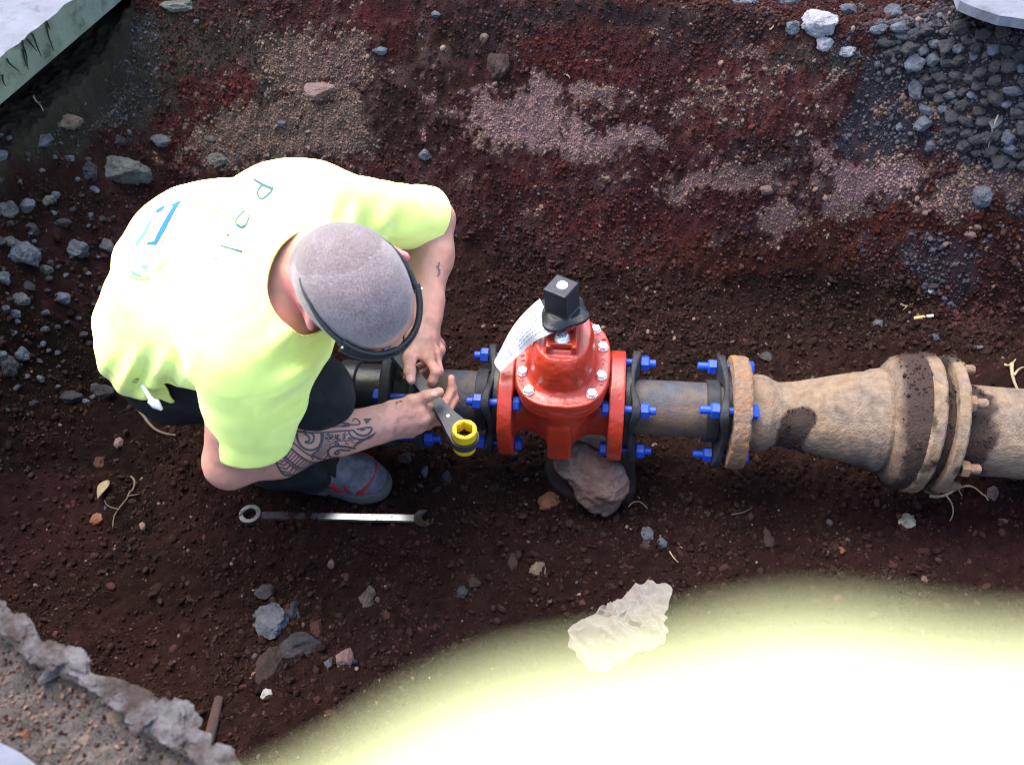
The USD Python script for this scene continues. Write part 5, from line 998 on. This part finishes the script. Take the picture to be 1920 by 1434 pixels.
# shoes ------------------------------------------------------------------
m_suede = mat('dusty_grey_suede', (.080, .088, .110), rough=.9, var=.3, scale=50.0, c2=(.19, .20, .23), c2_at=.56, c2_soft=.14, c2_scale=26.0, spec=.2, bump=.001, bscale=420.0)
m_sole = mat('grey_sole', (.085, .085, .084), rough=.8, var=.3, scale=40.0, spec=.3, bump=.001, bscale=300.0, c2=(.06, .045, .038), c2_at=.58)
m_sblack = mat('shoe_black', (.012, .012, .013), rough=.8, var=.3, spec=.2); m_sred = mat('shoe_red', (.34, .018, .028), rough=.65, var=.2, spec=.3)
def shoe(heel, toe, upz, out, lab=None):
    x = toe - heel; L = np.linalg.norm(x); x = x / L; up = np.array([0, 0, 1.0]) - x * x[2]; up /= np.linalg.norm(up); y = np.cross(up, x) * out; W = lambda a, l, u: heel + x * a * L + y * l + up * u
    lo, hi = np.minimum(heel, toe) - .1, np.maximum(heel, toe) + .1; hi[2] += .08
    f = Field(lo, hi, .0032)
    f.cone(W(.13, 0, .045), W(.5, 0, .045), .036, .036); f.cone(W(.5, 0, .045), W(.80, .004, .038), .038, .042, k=.03); f.cone(W(.78, .014, .034), W(.88, .004, .032), .034, .030, k=.03); f.cone(W(.14, 0, .05), W(.22, 0, .115), .036, .038, k=.03); f.cone(W(.22, 0, .110), W(.62, 0, .062), .036, .034, k=.03)
    f._join(tuple(slice(0, n) for n in f.n), -(((f.lo[2] + f.h * np.arange(f.n[2])) - heel[2] - .012)[None, None, :].astype(np.float32)) * np.ones(f.n, np.float32) * -1 if False else ((heel[2] + .012 - (f.lo[2] + f.h * np.arange(f.n[2])))[None, None, :] * np.ones(f.n)).astype(np.float32) * -1 * -1, 0, sub=False) if False else None
    f.displace(.0012, 45, 13); m = f.surface(); q = np.array(m.vertices) - heel; a, l, u = q @ x / L, q @ y, q @ up
    g = UsdGeom.Xform.Define(stage, numbered(prim_path(worker), 'shoe')).GetPrim()
    if lab: g.SetCustomDataByKey('label', lab)
    obj('upper', cut(m, lambda v: ((v - heel) @ up) > .010), m_suede, g, smooth=True)
    sf = Field(lo, hi, .0032)
    for q0, q1, r0, r1 in ((.10, .5, .040, .040), (.5, .82, .041, .049), (.8, .9, .046, .036)):
        sf.cone(W(q0, 0 if q0 < .5 else .006, .016), W(q1, .006 if q1 < .9 else .003, .016), r0, r1, k=.02)
    zc = (sf.lo[2] + sf.h * np.arange(sf.n[2]))[None, None, :]; slabd = np.abs(zc - heel[2] - .012) - .016; sf.d = np.maximum(sf.d, (slabd * np.ones(sf.n)).astype(np.float32)); obj('sole', sf.surface(), m_sole, g, smooth=True)
    vn_ = meshkit.arrays(m, True)[2]
    def patch(name, ok, mt, lift):
        f2 = m.faces[ok[m.faces].all(1)]
        if len(f2):
            mm = trimesh.Trimesh(np.array(m.vertices) + vn_ * lift, f2, process=False); mm.remove_unreferenced_vertices(); cl = trimesh.graph.connected_component_labels(mm.face_adjacency, node_count=len(mm.faces))
            for cq in range(cl.max() + 1):
                if (cl == cq).sum() < 14: continue
                m1 = trimesh.Trimesh(mm.vertices, mm.faces[cl == cq], process=False); m1.remove_unreferenced_vertices(); obj(name, solidify(m1, lift + .001), mt, g, smooth=True)
    patch('tongue', (a > .26) & (a < .69) & (np.abs(l) < .034) & (u > .050), m_sblack, .003)
    patch('collar', (a < .30) & (u > .085), m_sblack, .003)
    patch('heel_panel', (a < .20) & (u < .085) & (u > .03), m_sblack, .002)
    patch('red_stripe', (np.abs(a - (.50 + (u - .02) * 2.2)) < .040) & (np.abs(l) > .018) & (u > .022) & (u < .062), m_sred, .0028)
    patch('red_stripe', (np.abs(a - (.72 - (u - .02) * 2.0)) < .030) & (np.abs(l) > .018) & (u > .022) & (u < .060), m_sred, .0026)
    patch('red_badge', (np.abs(a - .645) < .030) & (np.abs(l - .004) < .010) & (u > .050), m_sred, .0048)
    patch('red_badge', (np.abs(a - .575) < .010) & (np.abs(l) < .012) & (u > .050), m_sred, .0048)
    for k in range(6):
        aa = .30 + k * .055; c = np.array([W(aa, t, .095) for t in np.linspace(-.030, .030, 13)]); _, i = cKDTree(np.array(m.vertices)).query(c - up * (.0 + .03 * (aa - .25))); obj('lace', tube(np.array(m.vertices)[i] + up * .0045, .0022, 6), m_sblack, g, smooth=50)
    patch('toe_seam', (np.abs(np.hypot((a - .80) * 1.6, l * 5) - .21) < .010) & (u > .03) & (a > .6), m_sred, .0018)
hz = height(-.39, -.12)[0]
shoe(at_z(478, 884, .012), at_z(730, 921, .012), 0, 1, 'grey blue work shoe with black laces and red trim')
shoe(at_z(400, 600, .02), at_z(560, 590, .02), 0, -1)
# flash of lime hem and a small white handled tool in the back pocket
w0 = [at_z(u, v, z) for u, v, z in ((268, 724, .440), (274, 733, .440), (281, 745, .438), (288, 754, .436))]; w1 = [at_z(u, v, z) for u, v, z in ((280, 750, .445), (292, 757, .44), (304, 768, .43))]
tk = thing('pocket_knife', 'white handled knife sticking out of the man\'s back pocket', 'knife'); m_wp = mat('white_plastic', (.55, .56, .60), rough=.4, var=.1)
obj('shaft', tube(np.array(w0), np.array([.0045, .004, .0045, .006]), 8), m_wp, tk, smooth=50); obj('handle', tube(np.array(w1), np.array([.006, .0095, .003]), 8), m_wp, tk, smooth=50)

# safety glasses pushed up on the head
m_lens = usdkit.material(stage, '/World/Looks/dark_lens', {'p': ('principled_bsdf', {'base_color': (.012, .012, .013), 'roughness': .08, 'specular_ior_level': .6, 'coat_weight': .5})}, [], surface='p.BSDF')
m_frame = mat('glasses_black', (.010, .011, .012), rough=.22, var=.2, spec=.5, c2=(.008, .03, .014), c2_at=.72)
gl = thing('safety_glasses', 'black wraparound safety glasses pushed up on the man\'s shaven head', 'glasses')
def tilt(phi): return .034 - .024 * math.sin(phi) if abs(phi) < 1.6 else .034 - .024 * math.sin(phi) * (1 - .3 * (abs(phi) - 1.6))
def ringp(phi, up, gap): z = up + tilt(phi); s = math.sqrt(max(0.05, 1 - (z / .10) ** 2)); return hp(-.004 + (.099 * s + gap) * math.cos(phi), (.0775 * s + gap) * math.sin(phi), z)
def strip(ph0, ph1, n, lo_u, hi_u, g0, g1, th):
    ph = np.linspace(ph0, ph1, n); v = np.array([[ringp(p, uu, gg + .004 * max(0, math.cos(p))) for p in ph] for uu, gg in ((hi_u, g1), ((lo_u + hi_u) / 2, (g0 + g1) / 2 + .002), (lo_u, g0))]).reshape(-1, 3); f = []
    for r in range(2):
        for k in range(n - 1): f += [(r * n + k, (r + 1) * n + k, (r + 1) * n + k + 1), (r * n + k, (r + 1) * n + k + 1, r * n + k + 1)]
    m = trimesh.Trimesh(v, f, process=False)
    if (m.face_normals * (m.triangles_center - H)).sum() < 0: m.invert()
    return solidify(m, th)
r60 = math.radians(62)
for q0, q1 in ((-r60, -.06), (.06, r60)): obj('lens', strip(q0, q1, 16, -.022, .004, .0105, .003, .0022), m_lens, gl, smooth=True)
obj('brow_bar', tube(np.array([ringp(p, .005, .006 + .004 * math.cos(p)) for p in np.linspace(-r60 - .05, r60 + .05, 40)]), .0034, 8), m_frame, gl, smooth=60)
obj('lower_rim', tube(np.array([ringp(p, -.022 + .007 * math.exp(-(p / .12) ** 2), .0115 + .004 * math.cos(p)) for p in np.linspace(-r60, r60, 40)]), .0024, 6), m_frame, gl, smooth=60)
for s in (-1, 1):
    ph = np.linspace(r60, 2.35, 26) * s; obj('temple', tube(np.array([ringp(p, -.004 - .012 * max(0, k - 17) / 8, .0055) for k, p in enumerate(ph)]), np.linspace(.0044, .0026, 26), 8), m_frame, gl, smooth=60)
    obj('hinge', tube(np.array([ringp(s * (r60 - .06), -.003, .008), ringp(s * (r60 + .07), -.003, .008)]), .0058, 8), m_frame, gl, smooth=40)
    obj('hinge_pin', xf(trimesh.creation.icosphere(2, .0016), None, ringp(s * r60, .003, .0150)), m_zinc, gl, smooth=True)

# ratchet spanner in his hands
m_tool = mat('dark_tool', (.022, .024, .028), rough=.45, var=.3, scale=50.0, metallic=.2, c2=(.05, .036, .026), c2_at=.66, spec=.5, bump=.0006, bscale=260.0)
m_yel = mat('yellow_paint', (.62, .40, .010), rough=.5, var=.18, scale=60.0, c2=(.20, .13, .03), c2_at=.66, c2_soft=.06, c2_scale=60.0, spec=.4, bump=.0006, bscale=300.0)
rw = thing('ratchet_spanner', 'dark ratchet spanner with a yellow banded socket held in the man\'s hands', 'ratchet spanner')
hc, hb = at_z(871, 822, .322), at_z(735, 655, .340); ax = hb - hc; Lh = np.linalg.norm(ax); ax /= Lh; sa = np.array([.10, -.06, 1.0]); sa -= ax * (sa @ ax); sa /= np.linalg.norm(sa); sd = np.cross(sa, ax); RT = np.stack([ax, sd, sa], 1)
pl = shapely.union_all([shapely.Point(0, 0).buffer(.0265, quad_segs=16), Polygon([(.0, -.0262), (.022, -.0235), (.055, -.0165), (.085, -.0130), (Lh, -.0115), (Lh, .0115), (.085, .0130), (.055, .0165), (.022, .0235), (0, .0262)])])
hd = trimesh.creation.extrude_polygon(pl.difference(shapely.Point(0, 0).buffer(.0150)), .0155, engine='earcut'); hd.apply_translation([0, 0, -.0078]); obj('handle', xf(hd, RT, hc), m_tool, rw, smooth=30)
def hexhole(r0, z0, z1, rin=.0162, n=36):
    a = np.arange(n) * 2 * np.pi / n; hx = np.array([rin * math.cos(math.pi / 6) / math.cos(((t + math.pi / 6) % (math.pi / 3)) - math.pi / 6) for t in a]); o = np.c_[np.cos(a), np.sin(a)]; rings = [np.c_[o * hx[:, None], np.full(n, z0)], np.c_[o * hx[:, None], np.full(n, z1 - .002)], np.c_[o * (hx + .0015)[:, None], np.full(n, z1)], np.c_[o * (r0 - .0015), np.full(n, z1)], np.c_[o * r0, np.full(n, z1 - .0018)], np.c_[o * r0, np.full(n, z0)], np.c_[o * hx[:, None], np.full(n, z0)]]
    v = np.vstack(rings); i, j = np.meshgrid(np.arange(len(rings) - 1), np.arange(n), indexing='ij'); k = (j + 1) % n; q = np.stack([i * n + j, i * n + k, (i + 1) * n + k, (i + 1) * n + j], -1).reshape(-1, 4); m = trimesh.Trimesh(v, np.vstack([q[:, [0, 1, 2]], q[:, [0, 2, 3]]])[:, ::-1], process=False)
    if m.volume < 0: m.invert()
    return m
obj('socket', xf(hexhole(.0228, .006, .0300), RT, hc), m_yel, rw, smooth=30); obj('socket', xf(hexhole(.0215, .008, .0285), RT @ np.diag([1, -1, -1.0]), hc), m_yel, rw, smooth=30)
obj('socket_band', xf(hexhole(.0242, -.0095, .0095, .0166), RT, hc), m_black, rw, smooth=30)
for a in (.030, .056): obj('rivet', xf(lathe([(0, .0001), (0, .0034), (.0012, .0030), (.0016, .0001)], 16), basis(sa), hc + ax * a + sa * .0077), m_zinc, rw, smooth=40)
obj('lever', xf(trimesh.creation.icosphere(2, .0065), None, hc + ax * .024 - sd * .0265), m_zinc, rw, smooth=True)
yb_ = trimesh.creation.box([.006, .020, .0012]); obj('yellow_mark', xf(yb_, RT @ trimesh.transformations.rotation_matrix(.5, [0, 0, 1])[:3, :3], hc + ax * (Lh * .70) + sa * .0090), m_yel, rw)

# ------------------------------------------------------------------ smaller things
# combination spanner on the floor
A0, A1 = hit(472, 972) + [0, 0, .011], hit(795, 976) + [0, 0, .006]; ax = A1 - A0; Ls = np.linalg.norm(ax); ax /= Ls; y = np.cross([0, 0, 1.0], ax); y /= np.linalg.norm(y); RS = np.stack([ax, y, np.cross(ax, y)], 1)
sp = thing('combination_spanner', 'long chrome combination spanner lying on the soil in front of the shoe', 'spanner')
star = [((.0132 + .0016 * (k % 2)) * math.cos(k * math.pi / 12), (.0132 + .0016 * (k % 2)) * math.sin(k * math.pi / 12)) for k in range(24)]
m = trimesh.creation.extrude_polygon(shapely.Point(0, 0).buffer(.0228, quad_segs=14).difference(Polygon(star)), .012, engine='earcut'); m.apply_translation([0, 0, -.004]); obj('ring_end', xf(m, RS, A0), m_chrome, sp, smooth=30)
def bar(a, b_, w0, w1, t, n=16, z=.0):
    x = np.linspace(a, b_, n); w = np.interp(x, [a, b_], [w0, w1]); prof_ = [(-1, 0), (-.8, .5), (.8, .5), (1, 0), (.8, -.5), (-.8, -.5)]; v = np.array([(xx, ww * p, t * q + z) for xx, ww in zip(x, w) for p, q in prof_]); f = []
    for i in range(n - 1):
        for j in range(6): k = (j + 1) % 6; f += [(i * 6 + j, (i + 1) * 6 + j, (i + 1) * 6 + k), (i * 6 + j, (i + 1) * 6 + k, i * 6 + k)]
    f += [(0, j, j + 1) for j in range(1, 5)] + [((n - 1) * 6, (n - 1) * 6 + j + 1, (n - 1) * 6 + j) for j in range(1, 5)]; m = trimesh.Trimesh(v, f, process=False)
    if m.volume < 0: m.invert()
    return m
m_dull = mat('dirty_chrome', (.10, .10, .11), rough=.4, metallic=.8, var=.4, scale=40.0, c2=(.035, .026, .022), c2_at=.50, c2_scale=30.0)
obj('shank', xf(bar(.021, Ls * .40, .0105, .0088, .0085), RS, A0), m_dull, sp, smooth=20); obj('shank', xf(bar(Ls * .398, Ls - .02, .0090, .0100, .0088), RS, A0), m_chrome, sp, smooth=20)
jaw = shapely.Point(0, 0).buffer(.021, quad_segs=12).difference(Polygon([(-.002, -.009), (.05, -.002), (.05, .022), (-.004, .009)])); m = trimesh.creation.extrude_polygon(jaw, .010, engine='earcut'); m.apply_translation([0, 0, -.005]); obj('open_end', xf(m, RS @ trimesh.transformations.rotation_matrix(.5, [0, 0, 1])[:3, :3], A0 + ax * Ls), m_dull, sp, smooth=30)
# cigarette end
p, q = hit(1713, 599, .004) + [0, 0, .004], hit(1749, 594, .004) + [0, 0, .004]
cg = thing('cigarette_end', 'cigarette end with a tan filter lying on the dark soil', 'cigarette end'); d_ = q - p
obj('filter', tube([p, p + d_ * .62], .0042, 12), mat('filter_tan', (.62, .38, .13), rough=.7, var=.1), cg, smooth=50); obj('paper', tube([p + d_ * .62, q], .0040, 12), mat('ash_paper', (.50, .48, .45), rough=.8, var=.3, scale=200.0), cg, smooth=50)
# crumpled white rag
pr = hit(1175, 1182); n = 110; a, b2 = np.meshgrid(np.linspace(-1, 1, n), np.linspace(-1, 1, n), indexing='ij'); rr = np.stack([a, b2, a * 0], -1)
th_ = np.arctan2(b2, a); edge_ = .74 + .12 * (meshkit.noise(np.stack([np.cos(th_) * 6, np.sin(th_) * 6, th_ * 0], -1), 4) - .5) + .7 * (meshkit.noise(np.stack([np.cos(th_) * 1.6, np.sin(th_) * 1.6, th_ * 0], -1), 3) - .5); sq = np.maximum(np.abs(a), np.abs(b2)) / (np.hypot(a, b2) + 1e-9); a2, b3 = a * sq * edge_, b2 * sq * edge_
ridge = lambda s, sd_: 1 - np.abs(2 * meshkit.fbm(np.stack([a2 * s + .6 * b3, (b3 * .5 - a2 * .2) * s, a2 * 0 + sd_], -1), 3, sd_) - 1)
wx = a2 + .25 * meshkit.fbm(rr * 2.0, 2, 31); wy = b3 + .25 * meshkit.fbm(rr * 2.0, 2, 32)
def rdg(sx, sy, sd_, pw): return (1 - np.abs(2 * meshkit.fbm(np.stack([wx * sx + wy * .9, wy * sy - wx * .5, a2 * 0 + sd_], -1), 2, sd_) - 1)) ** pw
zz = .012 + .026 * (1 - .8 * (a2 ** 2 + b3 ** 2)) * (.5 + .5 * meshkit.fbm(rr * 1.4, 2, 9)) + .017 * (rdg(6.5, 1.2, 5, 3) - .25) + .008 * (rdg(11, 3.0, 6, 2) - .3) + .003 * (rdg(15, 9, 7, 2) - .3)
zz = gaussian_filter(zz, 1.0)
R3 = np.stack([.94 * CR + .30 * CU, -.30 * CR + .94 * CU], 0); gx = R3[0].copy(); gx[2] = 0; gx /= np.linalg.norm(gx); gy = np.array([-gx[1], gx[0], 0])
v = pr + a2[..., None] * gx * .128 + b3[..., None] * gy * .110; v[..., 2] = height(v[..., 0].ravel(), v[..., 1].ravel()).reshape(n, n) * .4 + pr[2] * .6 + zz; i, j = np.meshgrid(np.arange(n - 1), np.arange(n - 1), indexing='ij'); q4 = np.stack([i * n + j, (i + 1) * n + j, (i + 1) * n + j + 1, i * n + j + 1], -1).reshape(-1, 4)
m = trimesh.Trimesh(v.reshape(-1, 3), np.vstack([q4[:, [0, 1, 2]], q4[:, [0, 2, 3]]]), process=False)
if m.face_normals[:, 2].mean() < 0: m.invert()
tag(obj('white_rag', solidify(m, .0015), mat('rag_white', (.17, .15, .125), rough=.85, var=.15, scale=20.0, sheen=.2, bump=.001, bscale=500.0), None, smooth=True), 'crumpled off white rag lying on the near floor', 'rag')
# leaf, stick, roots
pL = hit(196, 922) + [0, 0, .006]; n = 16; t = np.linspace(0, 1, n); wl = np.sin(np.pi * t ** .8) * .013 * (1 - .3 * t); dl = -CU * .93 - CR * .1; dl = dl - np.array([0, 0, 1]) * (dl[2]); dl /= np.linalg.norm(dl); sl = np.cross([0, 0, 1.0], dl)
rows = [pL + dl * (tt - .5) * .052 + sl * ww * s + np.array([0, 0, .004 * abs(s) + .006 * math.sin(3 * tt)]) for tt, ww in zip(t, wl) for s in (-1, 0, 1)]; f = []
for i in range(n - 1):
    for j in range(2): f += [(i * 3 + j, (i + 1) * 3 + j, (i + 1) * 3 + j + 1), (i * 3 + j, (i + 1) * 3 + j + 1, i * 3 + j + 1)]
m = trimesh.Trimesh(np.array(rows), f, process=False)
if m.face_normals[:, 2].mean() < 0: m.invert()
m_leaf = mat('dry_leaf', (.17, .13, .055), rough=.7, var=.3, scale=90.0)
tag(obj('dry_leaf', solidify(m, .0006), m_leaf, None, smooth=True), 'small dry yellowish leaf on the dark soil at left', 'leaf')
m_root = mat('root', (.27, .215, .125), rough=.85, var=.25, scale=60.0); m_rootd = mat('root_dark', (.10, .070, .048), rough=.9, var=.3, scale=60.0)
def root(lines, label, r=.0026, mt=None, lift=.004, cat='root'):
    th = thing('root', label, cat)
    for k, L in enumerate(lines):
        p = np.array([hit(*x) for x in L]) + [0, 0, lift]; p = spline(p, 30); p[:, 2] = np.maximum(p[:, 2], height(p[:, 0], p[:, 1]) + lift * .6); obj('strand', tube(p, np.linspace(r, r * .45, 30) * (1 if k == 0 else .7), 6), mt or m_root, th, smooth=60)
root([[(1742, 932), (1772, 930), (1796, 918), (1815, 913), (1836, 924), (1852, 940)], [(1772, 930), (1784, 948), (1780, 978)], [(1796, 918), (1803, 932)]], 'pale forked root on the soil below the old pipe', .0034)
root([[(1893, 690), (1896, 720), (1908, 745), (1918, 756)], [(1880, 692), (1893, 690), (1900, 682)], [(1897, 712), (1908, 700), (1920, 697)]], 'pale branching root hanging by the right picture edge', .0042, lift=.014)
root([[(215, 705), (236, 722), (245, 748), (265, 775), (290, 805), (330, 818)]], 'brown root coming from under the man\'s hip at left', .0055, m_rootd)
root([[(246, 895), (252, 915), (240, 935), (222, 958), (213, 992)], [(240, 932), (262, 928)], [(222, 956), (204, 950), (198, 938)]], 'thin brown rootlet beside the dry leaf', .0024, m_rootd)
root([[(1372, 966), (1398, 960), (1410, 953)]], 'tiny brown rootlet on the floor below the reducer', .0018, m_rootd); root([[(1255, 1035), (1262, 1046), (1272, 1056)]], 'tiny curled rootlet right of the round grey stones', .0018)
root([[(1178, 952), (1195, 942), (1214, 956)]], 'hair thin rootlet at the right foot of the big rock', .0014); root([[(1688, 572), (1700, 576), (1712, 571)], [(1700, 576), (1692, 584)]], 'bit of pale root above the cigarette end', .0026)
root([[(65, 186), (72, 198), (80, 206), (84, 214)], [(72, 198), (79, 197)]], 'pale rootlet poking from the left wall below the slab', .0022, lift=.008); root([[(1866, 230), (1854, 262), (1848, 290)]], 'pale stalk among the gravel at the upper right', .0020, lift=.02)
for L, lb in (([(1062, 145), (1068, 152)], 'tiny straw bit on the far wall above the pale pink patch'), ([(1442, 60), (1450, 52)], 'pale woody splinter left of the large whitish stone')): root([[L[0], ((L[0][0] + L[1][0]) / 2 + 2, (L[0][1] + L[1][1]) / 2), L[1]]], lb, .0024, lift=.006, cat='straw')
p0, p1 = hit(392, 1400), hit(412, 1312); tag(obj('rusty_bar', tube(np.array([p0 + [0, 0, .008], (p0 + p1) / 2 + [0, 0, .006], p1 + [0, 0, .006]]), [.010, .0095, .008], 10), mat('rusty_bar', (.034, .017, .012), rough=.9, var=.35, scale=50.0, bump=.002, bscale=150.0), None, smooth=50), 'brown rusty bar leaning out of the soil by the near rim', 'bar')

# ------------------------------------------------------------------ the gloved hand at the lens
m_glove = mat('yellow_glove', (.68, .70, .36), rough=.8, var=.05, scale=120.0, spec=.2, bump=.0004, bscale=900.0)
def cs(u, v, d): return at_d(u, v, d)
base_ = lambda r, uu, dd: CAM + CR * r + CU * uu + CF * dd
gx = Field(np.minimum.reduce([base_(a, b_, c) for a in (-.06, .19) for b_ in (-.20, .02) for c in (-.06, .11)]), np.maximum.reduce([base_(a, b_, c) for a in (-.06, .19) for b_ in (-.20, .02) for c in (-.06, .11)]), .0026)
D0 = .042; k_ = D0 / F
def fp(u, v, d=D0): return at_d(u, v, d)
fing = [[(2620, 2010, .045), (2050, 1802, .043), (1560, 1760, .042), (1080, 1832, .0425), (560, 1975, .044)]]
pts_ = [fp(*x) for x in fing[0]]
for a, c, r0, r1 in ((0, 1, .0122, .0119), (1, 2, .0119, .0116), (2, 3, .0116, .0112), (3, 4, .0112, .0100)): gx.cone(pts_[a], pts_[c], r0, r1, k=.004)
kn = pts_[0]; palm = kn + CR * .040 - CU * .045 - CF * .012
for q in range(3):
    o = -CU * (.021 + .020 * q) + CF * (.004 * q) + CR * .004 * q; c = [kn + o, kn + o - CR * (.030 - .003 * q) - CU * .010 + CF * .004, kn + o - CR * (.030) - CU * .020 + CF * (.022), kn + o - CR * .008 - CU * .022 + CF * .028]; r = .0112 - .0008 * q
    for a in range(3): gx.cone(c[a], c[a + 1], r * (1 - .06 * a), r * (.94 - .06 * a), k=.003)
    gx.cone(kn + o, palm + CR * .02 - CU * .004 * q, .0125, .016, k=.014)
gx.cone(kn, palm + CR * .02 + CU * .012, .0125, .018, k=.014); gx.cone(palm, palm + CR * .045, .024, .026, k=.02)
tb = [palm + CF * .018 + CU * .01, palm + CF * .036 - CR * .020 - CU * .002, palm + CF * .042 - CR * .045 - CU * .012, palm + CF * .040 - CR * .064 - CU * .018]
for a in range(3): gx.cone(tb[a], tb[a + 1], .0135 - .0008 * a, .0128 - .0012 * a, k=.006)
glove = thing('person', 'blurred yellow gloved hand close to the lens at lower right', 'person')
obj('glove', gx.surface(), m_glove, glove, smooth=True)
cuff = palm + CR * .052; arm = cuff + CR * .16 - CU * .16 - CF * .20
obj('sleeve', tube(np.array([cuff + CR * .0, cuff + (arm - cuff) * .12, cuff + (arm - cuff) * .5, arm]), [.031, .040, .047, .055], 32), m_shirt, glove, smooth=60)
